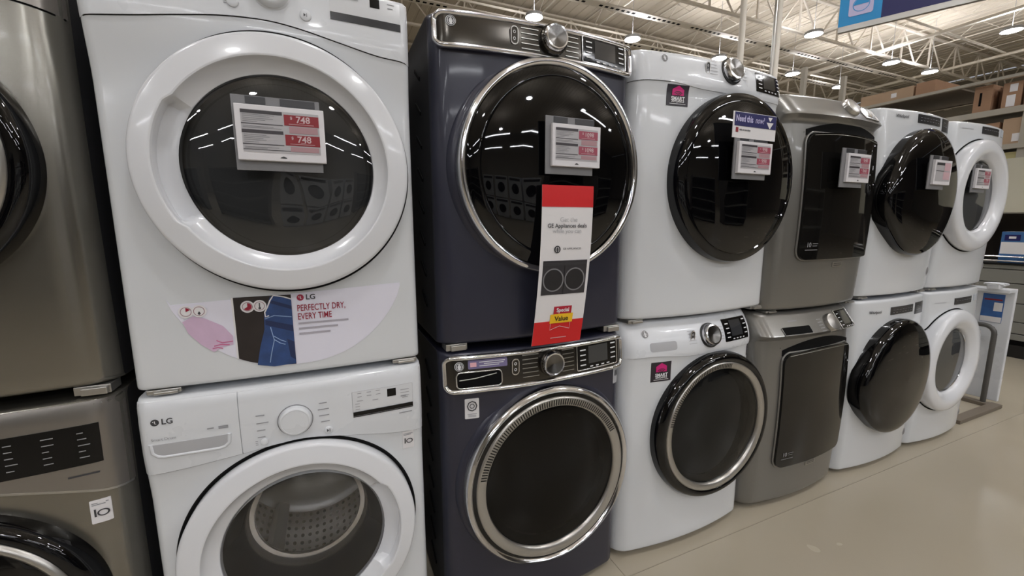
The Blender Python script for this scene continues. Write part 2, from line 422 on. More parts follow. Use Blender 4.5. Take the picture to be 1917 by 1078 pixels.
def small_buttons_text(M, seed, cols, z0, n, dz, w, m=PRINT, h=.0022):
    random.seed(seed); L = []
    for x in cols:
        for i in range(n): L.append((x, x+w*(.6+.4*random.random()), z0-i*dz))
    return M.ticks('cycle_labels', m, L, h=h)

def capacity_tag(M, x0, x1, z0, z1, s='10', parent=None):
    t = M.patch('warranty_sticker', PAPER, x0, x1, z0, z1, off=.0012, back=.001, nx=4, nz=2, r=.002)
    w = x1-x0
    M.text('1', x0+w*.22, (z0+z1)/2-.004, w*.72, PRINTD, parent=t, off=.002, bold=.0006)
    b = MB(); cx = x0+w*.61; cz = (z0+z1)/2-.004; r = w*.26; b.lathe([(r, 0), (r*.70, 0)], cx, cz, 1.15, .9, n=32); b.v = [(a, M.yf(a, c)-.0024, c) for a, e, c in b.v]; b.build('zero_ring', PRINTD, t, smooth=0)
    M.ticks('sticker_print', PRINT, [(x0+w*.1, x1-w*.1, z1-.008), (x0+w*.1, x1-w*.25, z1-.012)], parent=t, off=.002, h=.0022)
    return t

LGW = .686
def lg_dryer():
    H = .985
    def ex(x, z):
        t = min(1, max(0, (z-.70)/.18)); t = t*t*(3-2*t); return -.018*t+.055*max(0, z-.93)**1.0
    M = Machine('clothes_dryer', 'white front-load dryer with broad white door ring and a jeans sticker below the door', 'dryer', (0, 0.005, .986), LGW, H, .74, .012, .022, .014, .012, ex)
    cx, cz = .362, .540
    M.body(WHITE, [(cx, cz, .215, .26, .50)], sidem=WHITE)
    seam = interp([(0, .834), (.013, .837), (.1, .849), (.18, .862), (.263, .874), (.35, .878), (.42, .871), (.50, .856), (.60, .838), (.66, .834), (.686, .829)])
    M.patch('seam_gap_shade', BLACKM, .0015, LGW-.0015, lambda x: seam(x)-.0015, lambda x: seam(x)+.001, off=.0015, nx=60, nz=1)  # thin black strip paints the shaded gap under the panel edge
    # control panel shell above the seam
    M.patch('control_panel', WHITEP, .001, LGW-.001, seam, lambda x: H-.004, off=.0035, nx=60, nz=14)
    M.knob(.364, .945, .040, WHITEP, WHITEP, .022)
    M.button(.286, .905, .012, WHITEP).location.y = -.0035; M.button(.436, .902, .013, WHITEP).location.y = -.0035; lg_symbol_play(M, .436, .902, .004, PRINTD).location.y = -.0035
    b = M.ticks('panel_print', PRINT, [(.27, .272, .91), (.268, .274, .905), (.268, .274, .90)], h=.002, off=.005)
    # display strip
    x0, x1, zb = .492, .664, .905
    M.patch('display_field', mat('display_field', (214, 216, 220), .2, coat=.4), x0, x1, zb+.018, H-.012, off=.0045, nx=14, nz=4)
    M.patch('touch_strip', DISPG, x0, x1, zb, zb+.018, off=.0050, nx=14, nz=1)
    M.patch('digit_window', DISP, .588, .612, .951, .973, off=.0052, nx=4, nz=2)
    M.ticks('display_labels', PRINT, [(.632, .650, .967), (.632, .646, .957), (.51, .53, .96), (.54, .56, .96)], off=.0054, h=.002)
    # door
    door = M.root
    d, y0 = door_ring_white(M, cx, cz, .302, 1, 1.012, 180)
    d.name = 'door'
    door_gap(M, cx, cz, .306, 1, 1.012, parent=d, r=.005)
    b = MB(); b.lathe([(.212, -.016), (.19, -.024), (.12, -.034), (.0005, -.038)], cx, cz, 1, 1.04, n=96, y0=y0); b.build('door_glass', GL_LG, d, smooth=60)
    b = MB(); b.lathe([(.213, -.017), (.213, .04)], cx, cz, 1, 1.0, n=72, y0=y0); b.build('window_liner', DGREY, d, smooth=60)
    drum_cavity(M, cx, cz, .215, .26, .50, dark=True, bowl=True, door=d)
    # promotional sticker
    st = promo_sticker(M)
    return M
def promo_sticker(M):
    # bowl shaped cling under the door: flat top, curved bottom
    xc = .36; hw = .275; zt = .222; bot = lambda x: zt-.195*max(0, 1-abs((x-xc)/hw)**2.3)**.75
    base_m = mat('cling_pale', (226, 225, 238), .35)
    st = M.patch('promotional_sticker', base_m, xc-hw, xc+hw, bot, lambda x: max(bot(x)+.0004, zt-.002+.012*((x-xc)/hw)), off=.0010, back=.0005, nx=70, nz=6)
    st['label'] = 'pale cling sticker with jeans picture'
    # jeans photo panel
    x0, x1 = .222, .352
    ph = M.patch('picture_panel', mat('picture_dark_fabric', (40, 33, 31), .5, vary=.25, vscale=30), x0, x1, lambda x: bot(x)+.001, zt-.004, off=.0018, back=.0006, nx=16, nz=6, parent=st)
    jm = mat('denim_print', (44, 70, 120), .6, vary=.45, vscale=38)
    b = MB(); yf = M.yf
    J = [(.304, .215), (.318, .219), (.352, .207), (.352, .030), (.30, .028), (.262, .037), (.272, .085), (.285, .13), (.287, .17)]
    b.poly([(x, yf(x, z)-.0026, z) for x, z in J]); b.build('denim_trousers_print', jm, ph, smooth=0)
    dk = mat('denim_dark_print', (30, 44, 84), .6); b = MB()
    for P in ([(.289, .155), (.352, .135), (.352, .118), (.288, .142)], [(.30, .20), (.309, .205), (.352, .188), (.352, .178)], [(.335, .10), (.352, .09), (.352, .04), (.34, .05)]):
        b.poly([(x, yf(x, z)-.0031, z) for x, z in P])
    b.build('denim_shade_print', dk, ph, smooth=0)
    st_m = mat('denim_light_print', (140, 165, 205), .6); b = MB()
    for P in ([(.299, .135), (.305, .10), (.295, .06), (.291, .04)], [(.305, .11), (.32, .098), (.332, .092)], [(.304, .102), (.318, .090), (.330, .085)], [(.288, .158), (.31, .165), (.35, .158)]):
        b.tube([(x, yf(x, z)-.0032, z) for x, z in P], .0011, 5, flat=.3)
    b.build('stitching_print', st_m, ph, smooth=0)
    b = MB(); b.tube([(x, yf(x, z)-.0032, z) for x, z in [(.352, .206), (.335, .213), (.312, .2185), (.303, .205), (.296, .188), (.289, .175), (.290, .163), (.298, .166)]], .0016, 6, flat=.3)
    b.build('waist_cord_print', PAPER, ph, smooth=60)
    b = MB(); b.add([(x0-.004, yf(x0, .1)-.002, bot(x0)+.001), (x0, yf(x0, .1)-.002, bot(x0)+.001), (x0, yf(x0, .1)-.002, zt-.004), (x0-.004, yf(x0, .1)-.002, zt-.004)], [(0, 1, 2, 3)]); b.build('picture_edge', PAPER, st, smooth=0)
    # pink fabric
    b = MB(); P = [(.112, .165), (.135, .178), (.16, .170), (.195, .148), (.214, .12), (.213, .098), (.19, .094), (.17, .083), (.145, .105), (.122, .135)]
    b.poly([(x, yf(x, z)-.0018, z) for x, z in P]); b.build('pink_fabric_print', mat('pink_fabric_print', (206, 178, 204), .6, vary=.15, vscale=25), st, smooth=0)
    b = MB()
    for P in ([(.178, .112), (.19, .105), (.213, .107)], [(.172, .098), (.186, .101), (.205, .098)], [(.168, .092), (.18, .094), (.19, .09)]):
        b.tube([(x, yf(x, z)-.002, z) for x, z in P], .0014, 5, flat=.3)
    b.build('pink_lines_print', mat('pink_lines', (190, 100, 140), .6), st, smooth=0)
    # the two pairs of round symbols
    for (sx, sz, clock) in ((.122, .190, .18), (.252, .193, .66)):
        pr = None
        for k, cx in enumerate((sx, sx+.027)):
            b = MB(); y = yf(cx, sz)-.0028
            b.lathe([(.0155, 0), (.0005, 0)], cx, sz, n=32, y0=y); p = b.build('symbol_disc', PAPER, st, smooth=0)
            b = MB(); b.lathe([(.0115, 0), (.0103, 0)], cx, sz, n=32, y0=y-.0005); b.build('symbol_ring', mat('dull_maroon', (140, 90, 105), .5), p, smooth=0)
            b = MB()
            if k == 0:
                n = 20; P = [(cx, sz)]+[(cx+.0095*cos(pi/2-2*pi*clock*i/n), sz+.0095*sin(pi/2-2*pi*clock*i/n)) for i in range(n+1)]
                b.poly([(a, y-.0007, c) for a, c in P]); b.build('dial_print', MAROON, p, smooth=0)
            else:
                b.lathe([(.003, 0), (.0005, 0)], cx, sz-.0055, n=16, y0=y-.0008); b.add([(cx-.0012, y-.0007, sz-.005), (cx+.0012, y-.0007, sz-.005), (cx+.0012, y-.0007, sz+(.008 if clock > .5 else -.001)), (cx-.0012, y-.0007, sz+(.008 if clock > .5 else -.001))], [(0, 1, 2, 3)])
                b.build('thermometer_print', PRINTD, p, smooth=0)
    lg_logo(M, .374, .208, .0085, mat('logo_red', (160, 40, 70), .5), PRINTD, parent=st, off=.0022)
    M.text('PERFECTLY DRY,', .364, .179, .0245, MAROON, parent=st, align='LEFT', sx=.66, bold=.0002, off=.0024)
    M.text('EVERY TIME', .364, .156, .0245, MAROON, parent=st, align='LEFT', sx=.66, bold=.0002, off=.0024)
    M.ticks('small_print', mat('small_print_grey', (172, 168, 178), .5), [(.365, .49, .138), (.365, .462, .124), (.365, .442, .110)], parent=st, off=.0022, h=.005)
    return st
def lg_washer():
    H = .945
    def ex(x, z):
        t = min(1, max(0, (z-.66)/.16)); t = t*t*(3-2*t); return -.014*t+.07*max(0, z-.88)
    M = Machine('washing_machine', 'white front-load washer with drawer, round white knob and steel drum showing through the door', 'washer', (0, 0, .022), LGW, H, .74, .012, .022, .018, .012, ex)
    cx, cz = .345, .478
    M.body(WHITE, [(cx, cz, .215, .26, .52)], sidem=WHITE)
    seam = interp([(0, .752), (.09, .758), (.21, .771), (.30, .782), (.38, .782), (.5, .762), (.6, .744), (.686, .737)])
    M.patch('control_panel', WHITEP, .213, LGW-.001, seam, H-.006, off=.0035, nx=40, nz=14)
    M.patch('seam_gap_shade', LGREY2, .0015, LGW-.0015, lambda x: seam(x)-.0018, lambda x: seam(x)+.001, off=.0012, nx=60, nz=1)  # grey strip stands in for the shade in the seam gap
    dr = M.patch('detergent_drawer', WHITEP, .001, .211, seam, H-.006, off=.0035, nx=20, nz=14)
    # drawer grip: sunken trough with a lip
    hx0, hx1 = .026, .186
    M.patch('drawer_grip', LGREY, hx0, hx1, lambda x: .800+.012*abs((x-.106)/.08)**4, .833, off=.0045, nx=24, nz=3, parent=dr)
    M.rim('grip_lip', WHITEP, [(hx0-.002, .835), (hx0, .812), (hx0+.010, .802), (hx0+.022, .799), (hx1-.022, .799), (hx1-.010, .802), (hx1, .812), (hx1+.002, .835)], .0045, parent=dr, off=.003, closed=False, flat=1)
    lg_logo(M, .038, .890, .0085, PRINTD, PRINTD, parent=dr, off=.0045)
    M.text('Smart Drum', .026, .846, .010, PRINT, parent=dr, align='LEFT', off=.0045)
    M.ticks('feature_print', PRINT, [(.142, .156, .856), (.166, .187, .857), (.166, .187, .853)], parent=dr, off=.0048, h=.0035)
    M.knob(.340, .842, .0395, WHITEP, WHITEP, .020)
    b = MB(); b.lathe([(.0435, 0), (.0415, 0)], .340, .842, n=64, y0=M.yf(.34, .842)-.0046); b.build('knob_gap_ring', LGREY2, M.root, smooth=0)
    M.button(.420, .797, .0105, WHITEP).location.y = -.004; lg_symbol_play(M, .420, .797, .0045, PRINTD).location.y = -.004
    M.button(.264, .796, .0095, WHITEP).location.y = -.004
    M.ticks('panel_print', PRINT, [(.243, .249, .800), (.243, .249, .795), (.243, .249, .790)], off=.005, h=.0018)
    M.ticks('cycle_labels', PRINT, [(.249, .269, .870), (.249, .277, .849), (.249, .268, .829), (.249, .267, .810), (.400, .420, .878), (.396, .424, .860), (.398, .424, .842), (.402, .424, .824)], off=.005, h=.0026)
    x0, x1 = .486, .656
    M.patch('display_field', mat('display_field', (214, 216, 220), .2, coat=.4), x0, x1, .836, .894, off=.0044, nx=14, nz=4)
    M.rim('display_outline', LGREY, rrect(x0, x1, .822, .894, .001), .0005, off=.0046)
    M.patch('touch_strip', DISP, x0, x1, .819, .834, off=.0050, nx=14, nz=1)
    M.patch('digit_window', DISP, .582, .607, .864, .887, off=.0052, nx=4, nz=2)
    random.seed(5)
    M.ticks('display_labels', PRINT, [(x, x+.007+.006*random.random(), z) for x in (.50, .525, .55) for z in (.888, .878)]+[(x, x+.016, .866-.004*i) for i, x in enumerate((.498, .54, .62, .625))]+[(.493, .505, z) for z in (.858, .850, .842)]+[(.62, .645, z) for z in (.878, .869, .860)], off=.0054, h=.0018)
    M.ticks('motion_print', PRINT, [(.614, .652, .806)], off=.0048, h=.003)
    d, y0 = door_ring_white(M, cx, cz, .300, 1, 1.0, 0, inner=.208)
    d.name = 'door'
    door_gap(M, cx, cz, .304, 1, 1, parent=d, r=.005)
    b = MB(); b.lathe([(.209, -.015), (.19, -.020), (.12, -.026), (.0005, -.028)], cx, cz, 1, 1, n=96, y0=y0); b.build('door_glass', glass('clear_window', (.93, .93, .93), .02), d, smooth=60)
    b = MB(); b.lathe([(.210, -.016), (.212, .04)], cx, cz, 1, 1.0, n=72, y0=y0); b.build('window_liner', DGREY, d, smooth=60)
    drum_cavity(M, cx, cz, .215, .26, .52, dark=False, bowl=True, door=d)
    capacity_tag(M, .622, .656, .680, .738)
    M.feet()
    return M

def stack_clips(M, below_gap=.022):
    for x in (.055, M.W-.045):
        b = MB(); b.box(x-.035, x+.035, .004, .06, -below_gap+.006, -.002); b.box(x-.02, x+.03, -.004, .004, -below_gap+.006, -.006)
        b.build('stacking_bracket', SATIN, M.root, smooth=0, bevel=.002)

def lg_steel(z0, kind):
    """graphite steel machine at the left edge"""
    W = .686; H = .955 if kind == 'washer' else .985; X0 = -.735
    def ex(x, z):
        t = min(1, max(0, (z-.74)/.1)); t = t*t*(3-2*t); return -.012*t*0-.012*sin(pi*z/H)
    lab = 'graphite steel front-load dryer with black door ring, at left edge above the black touch panel' if kind == 'dryer' else 'graphite steel front-load washer with wide black touch panel, at lower left edge'
    M = Machine('clothes_dryer' if kind == 'dryer' else 'washing_machine', lab, kind, (X0, .045, z0), W, H, .70, .03, .055, .02, .015, ex)
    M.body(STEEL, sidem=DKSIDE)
    cx, cz = .343, (.515 if kind == 'dryer' else .455)
    if kind == 'dryer':
        seam = interp([(0, .832), (.343, .875), (.686, .832)])
        M.patch('seam_gap_shade', BLACKM, .002, W-.002, lambda x: seam(x)-.0035, lambda x: seam(x)+.001, off=.0012, nx=60, nz=1)  # seam gap drawn as a black strip, its shade put into colour
        M.patch('control_panel', STEELP, .001, W-.001, seam, H-.004, off=.003, nx=60, nz=10)
    else:
        seam = interp([(0, .715), (.343, .785), (.686, .715)])
        M.patch('seam_trim', SATIN, .002, W-.002, lambda x: seam(x)-.005, seam, off=.004, nx=60, nz=1)
        M.patch('control_panel', STEELP, .001, W-.001, seam, H-.006, off=.003, nx=60, nz=10)
        tp = M.patch('touch_panel', DISP, .10, .648, .797, .895, off=.005, nx=40, nz=4)
        random.seed(9); L = []
        for x in (.13, .19, .25, .31, .37, .43, .49, .55, .61):
            L = [(x, x+.022*(.5+.5*random.random()), .877-i*.015) for i in range(5)]
            M.ticks('touch_labels', mat('touch_print', (150, 150, 152), .5), L, parent=tp, off=.0062, h=.0022)
        M.ticks('motion_print', PRINTD, [(.585, .64, .772)], off=.005, h=.004)
        capacity_tag(M, .612, .650, .640, .700)
    y0 = M.yf(cx, cz)
    R = .292
    b = MB(); b.lathe([(R, .03), (R, -.02), (R-.006, -.034), (R-.026, -.042), (R-.034, -.038)], cx, cz, n=120, y0=y0); d = b.build('door', BLACKG, M.root, smooth=50)
    b = MB(); b.lathe([(R-.030, -.034), (R-.034, -.046), (R-.042, -.050), (R-.05, -.046), (R-.052, -.03)], cx, cz, n=120, y0=y0); b.build('door_trim_ring', SATIN, d, smooth=60)
    b = MB(); b.lathe([(R-.05, -.036), (R-.07, -.044), (R*.4, -.062), (.0005, -.066)], cx, cz, n=96, y0=y0); b.build('door_glass', BLACKG2, d, smooth=60)
    if kind == 'dryer': stack_clips(M, .03)
    else: M.feet()
    return M

def monogram(M, x, z, r, m_disc, m_line, parent=None, off=.0025):
    """round appliance emblem: ring and curly script monogram"""
    y = M.yf(x, z)-off
    cf = lambda bb, o: [(a, M.yf(a, c)-off-o, c) for a, e_, c in bb.v]
    b = MB(); b.lathe([(r, 0), (r*.5, 0), (.0005, 0)], x, z, n=32); b.v = cf(b, .0005); e = b.build('round_emblem', m_disc, parent or M.root, smooth=0)
    b = MB(); b.lathe([(r*.90, 0), (r*.76, 0)], x, z, n=32)
    def stroke(P, w):
        for (a, c), (d, f) in zip(P, P[1:]):
            L = sqrt((d-a)**2+(f-c)**2) or 1; nx, nz = -(f-c)/L*w, (d-a)/L*w
            b.add([(a-nx, 0, c-nz), (d-nx, 0, f-nz), (d+nx, 0, f+nz), (a+nx, 0, c+nz)], [(0, 1, 2, 3)])
    for s_ in (-1, 1):
        stroke([(x+s_*r*(.12+.34*sin(t*.9)), z+r*(.5*cos(t))) for t in [i*.45 for i in range(8)]], r*.075)
    for k in range(4):
        a = pi/4+pi/2*k; stroke([(x+r*.56*cos(a+t), z+r*.56*sin(a+t)) for t in (-.35, 0, .35)], r*.06)
    b.v = cf(b, .0016)
    b.build('monogram', m_line, e, smooth=0)
    return e
def pill_button(M, x, z, w, h, m_rim, m_in, off=.004):
    P = rrect(x-w/2, x+w/2, z-h/2, z+h/2, w*.48, 6)
    y = M.yf(x, z)-off
    b = MB(); b.poly([(a, y-.001, c) for a, c in P]); p = b.build('power_button', m_in, M.root, smooth=0)
    b = MB(); b.tube([(a, y-.001, c) for a, c in P], w*.11, 6, closed=True); b.build('button_rim', m_rim, p, smooth=60)
    for k, zz in enumerate((h*.2, -h*.18)):
        b = MB(); b.lathe([(w*.2, 0), (w*.13, 0)], x, z+zz, n=16, y0=y-.0018); b.build('power_symbol', PRINTW, p, smooth=0)
    return p
def display_unit(M, x0, x1, z0, z1, mframe=None, off=.005, big=True, m=None, mt=None, skew=0):
    m = m or DISP; mt = mt or PRINTW
    yf0 = M.yf
    d = M.patch('display', m, x0, x1, z0, z1, off=off, nx=10, nz=4, r=.004)
    if mframe: M.rim('display_frame', mframe, rrect(x0, x1, z0, z1, .006), .0022, parent=d, off=off)
    w, h = x1-x0, z1-z0
    M.patch('lcd', mat('lcd_glass', (52, 54, 58), .08, coat=1), x0+w*.27, x1-w*.25, z0+h*.22, z1-h*.08, off=off+.001, nx=6, nz=3, parent=d)
    for L in ([(x0+w*.07, x0+w*.2, z1-h*(.2+.2*k)) for k in range(4)], [(x1-w*.17, x1-w*.05, z1-h*(.12+.2*k)) for k in range(4)],
              [(x0+w*(.3+.14*k), x0+w*(.37+.14*k), z0+h*.1) for k in range(4)]):
        M.ticks('display_labels', mt, L, parent=d, off=off+.0022, h=.004 if big else .003)
    return d
def ribbed_ring(M, cx, cz, r0, r1, sx, sz, y, a_from, a_to, parent, base=SATIN, groove=BLACK, n=60):
    y0 = M.yf(cx, cz)
    b = MB(); b.lathe([(r1, .004), (r1-.002, -.003), (r1-.006, -.005), (r0+.006, -.002), (r0+.002, .003), (r0, .012)], cx, cz, sx, sz, n=120, y0=y0+y); o = b.build('door_trim_ring', base, parent, smooth=50)
    b = MB(); w = (r1-r0)
    for k in range(n):
        t = radians(a_from+(a_to-a_from)*k/(n-1)); c, s = cos(t), sin(t); dt = radians(abs(a_to-a_from)/(n-1)*.22)
        P = []
        for rr, yy in ((r0+w*.22, -.0034), (r1-w*.2, -.0058)):
            for q in (-dt, dt): P.append((cx+sx*rr*cos(t+q), y0+y+yy, cz+sz*rr*sin(t+q)))
        b.add(P, [(0, 1, 3, 2)])
    g = b.build('ring_slots', groove, o, smooth=0)
    return o

def ge_navy(kind):
    W = .700; H = .972
    z0 = 1.010 if kind == 'dryer' else .018
    zc = (.868, .968) if kind == 'dryer' else (.836, .955)
    def ex(x, z):
        return .10*max(0, z-(zc[0]+.03))
    lab = 'navy blue front-load dryer with chrome-framed dark console and wide black glass door' if kind == 'dryer' else 'navy blue front-load washer with chrome console and slotted silver door ring'
    M = Machine('clothes_dryer' if kind == 'dryer' else 'washing_machine', lab, kind, (.752, .012 if kind == 'dryer' else .006, z0), W, H if kind == 'dryer' else .962, .80, .036, .045, .016, .014, ex)
    cx = .372; cz = (.545 if kind == 'dryer' else .492)
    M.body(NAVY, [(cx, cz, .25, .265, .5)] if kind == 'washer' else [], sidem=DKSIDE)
    # side louvres on the dark cabinet side
    for k in range(8):
        b = MB(); zz = .12+k*.105; q = Matrix.Rotation(radians(32), 3, 'X'); b.obox((-.001, .20, zz), (.004, .085, .012), q)
        b.build('side_louvre', BLACKM, M.root, smooth=0, bevel=.001)
    # console: dark face inside a chrome frame, standing proud of the cabinet
    x0, x1 = .004, W-.004; P = rrect(x0+.008, x1-.008, zc[0]+.006, zc[1]-.006, .022, 8)
    c = M.patch('console', CONSOLE, x0+.006, x1-.006, zc[0]+.005, zc[1]-.005, off=.016, back=.03, nx=40, nz=6, r=.022)
    M.rim('console_frame', CHROME, P, .0085, parent=c, off=.013, n=12, flat=1.3)
    Mo = dict(off=.019)
    z1 = zc[0]; h = zc[1]-zc[0]
    if kind == 'dryer':
        monogram(M, .052, z1+.070, .0145, PRINTW, DGREY, off=.0175)
        pill_button(M, .236, z1+.052, .022, .048, SATIN, CONSOLE, off=.0175)
        kx, kz = .363, z1+.056
        display_unit(M, .470, .652, z1+.012, z1+.09, CHROME, off=.0185)
    else:
        monogram(M, .052, z1+.088, .0145, PRINTW, DGREY, off=.0175)
        s = M.patch('console_sticker', mat('sticker_lilac', (120, 112, 150), .35), .080, .208, z1+.077, z1+.104, off=.0175, nx=12, nz=2, r=.003, parent=c)
        M.ticks('sticker_print', PRINTW, [(.115, .20, z1+.098), (.13, .195, z1+.092), (.115, .18, z1+.086)], parent=s, off=.019, h=.0022)
        M.ticks('sticker_mark', mat('pink_mark', (220, 170, 180), .4), [(.086, .106, z1+.091)], parent=s, off=.019, h=.014)
        g = M.patch('drawer_grip', BLACKM, .044, .186, z1+.020, z1+.066, off=.0180, nx=16, nz=3, r=.012, parent=c)
        M.rim('grip_edge', CHROME, rrect(.042, .188, z1+.017, z1+.068, .014), .0025, parent=g, off=.0175)
        M.rim('grip_bar', SATIN, [(.05, z1+.044), (.10, z1+.047), (.17, z1+.058)], .0018, parent=g, off=.0195, closed=False)
        pill_button(M, .235, z1+.070, .024, .052, CHROME, CONSOLE, off=.0175)
        kx, kz = .365, z1+.068
        display_unit(M, .470, .655, z1+.022, z1+.110, CHROME, off=.0185)
    L = []
    for k in range(6):
        zz = kz+.036-k*.0145
        L += [(kx-.105, kx-.052+.006*abs(k-2.5)/2.5, zz), (kx+.050-.006*abs(k-2.5)/2.5, kx+.092, zz)]
    for q in (0, 1): M.ticks('cycle_lines', SATIN, L[q::2], parent=c, off=.0180, h=.0026)
    y = M.yf(kx, kz); yk = y-.017
    b = MB(); b.lathe([(.044, .002), (.044, -.012), (.040, -.016)], kx, kz, n=72, y0=yk, rf=lambda t: 1+.025*(sin(36*t) > 0)); k = b.tilt((kx, yk, kz), M).build('control_knob', CONSOLE, c, smooth=30)
    b = MB(); b.lathe([(.040, -.010), (.0385, -.026), (.036, -.030), (.032, -.029)], kx, kz, n=60, y0=yk); b.tilt((kx, yk, kz), M).build('knob_ring', CHROME, k, smooth=50)
    b = MB(); b.lathe([(.0325, -.029), (.0005, -.0225)], kx, kz, n=48, y0=yk); b.tilt((kx, yk, kz), M).build('knob_face', SPUN, k, smooth=50)
    # door
    y0 = M.yf(cx, cz); R = .322; sx, sz = 1.0, 1.03
    b = MB(); b.lathe([(R+.022, .012), (R+.016, -.004), (R+.004, -.012), (R-.004, -.010)], cx, cz, sx*.985, sz*.985, n=120, y0=y0+.018); b.build('door_surround', NAVY, M.root, smooth=60)
    if kind == 'dryer':
        b = MB(); b.lathe([(R-.002, .03), (R-.002, -.022), (R-.006, -.034), (R-.014, -.040), (R-.022, -.038), (R-.027, -.03)], cx, cz, sx, sz, n=144, y0=y0); d = b.build('door', CHROME, M.root, smooth=60)
        b = MB(); b.lathe([(R-.024, -.032), (R-.034, -.036), (R-.056, -.050), (R-.062, -.050), (R-.066, -.047), (R-.09, -.054), (R*.45, -.070), (.0005, -.074)], cx, cz, sx, sz, n=120, y0=y0); b.build('door_glass', BLACKG, d, smooth=40)
    else:
        b = MB(); b.lathe([(R-.002, .03), (R-.002, -.020), (R-.006, -.032), (R-.014, -.038), (R-.022, -.034), (R-.026, -.026)], cx, cz, sx, sz, n=144, y0=y0); d = b.build('door', CHROME, M.root, smooth=60)
        b = MB(); b.lathe([(R-.024, -.028), (R-.038, -.030), (R-.040, -.024)], cx, cz, sx, sz, n=120, y0=y0); b.build('door_groove', BLACKG, d, smooth=60)
        ribbed_ring(M, cx, cz, R-.072, R-.036, sx, sz, -.034, 28, 168, d, n=74)
        b = MB(); b.lathe([(R-.070, -.026), (R-.09, -.030), (R*.4, -.040), (.0005, -.042)], cx, cz, sx, sz, n=96, y0=y0); b.build('door_glass', GL_DK, d, smooth=60)
        drum_cavity(M, cx, cz, .25, .264, .5, dark=True, bowl=True, door=d)
        s = M.patch('energy_sticker', PAPER, .070, .116, .742, .810, off=.0012, nx=4, nz=3, r=.003)
        b = MB(); xx, zz = .093, .785; b.lathe([(.017, 0), (.0135, 0)], xx, zz, 1, 1.05, n=8, y0=M.yf(xx, zz)-.003); b.lathe([(.009, 0), (.0065, 0)], xx, zz, n=6); b.v = [(a, M.yf(a, c)-.003, c) for a, e, c in b.v]; b.build('sticker_badge', PRINTD, s, smooth=0)
        M.ticks('sticker_print', PRINT, [(.078, .108, .758), (.08, .106, .753), (.08, .106, .749)], parent=s, off=.0025, h=.002)
        s = M.patch('warranty_sticker', LGREY, .655, .690, .768, .828, off=.0012, nx=6, nz=3, r=.002)
        M.text('10', .672, .807, .030, BLACK, parent=s, off=.003, bold=.001, sx=.8)
        M.feet()
    if kind == 'dryer': stack_clips(M, .03)
    return M

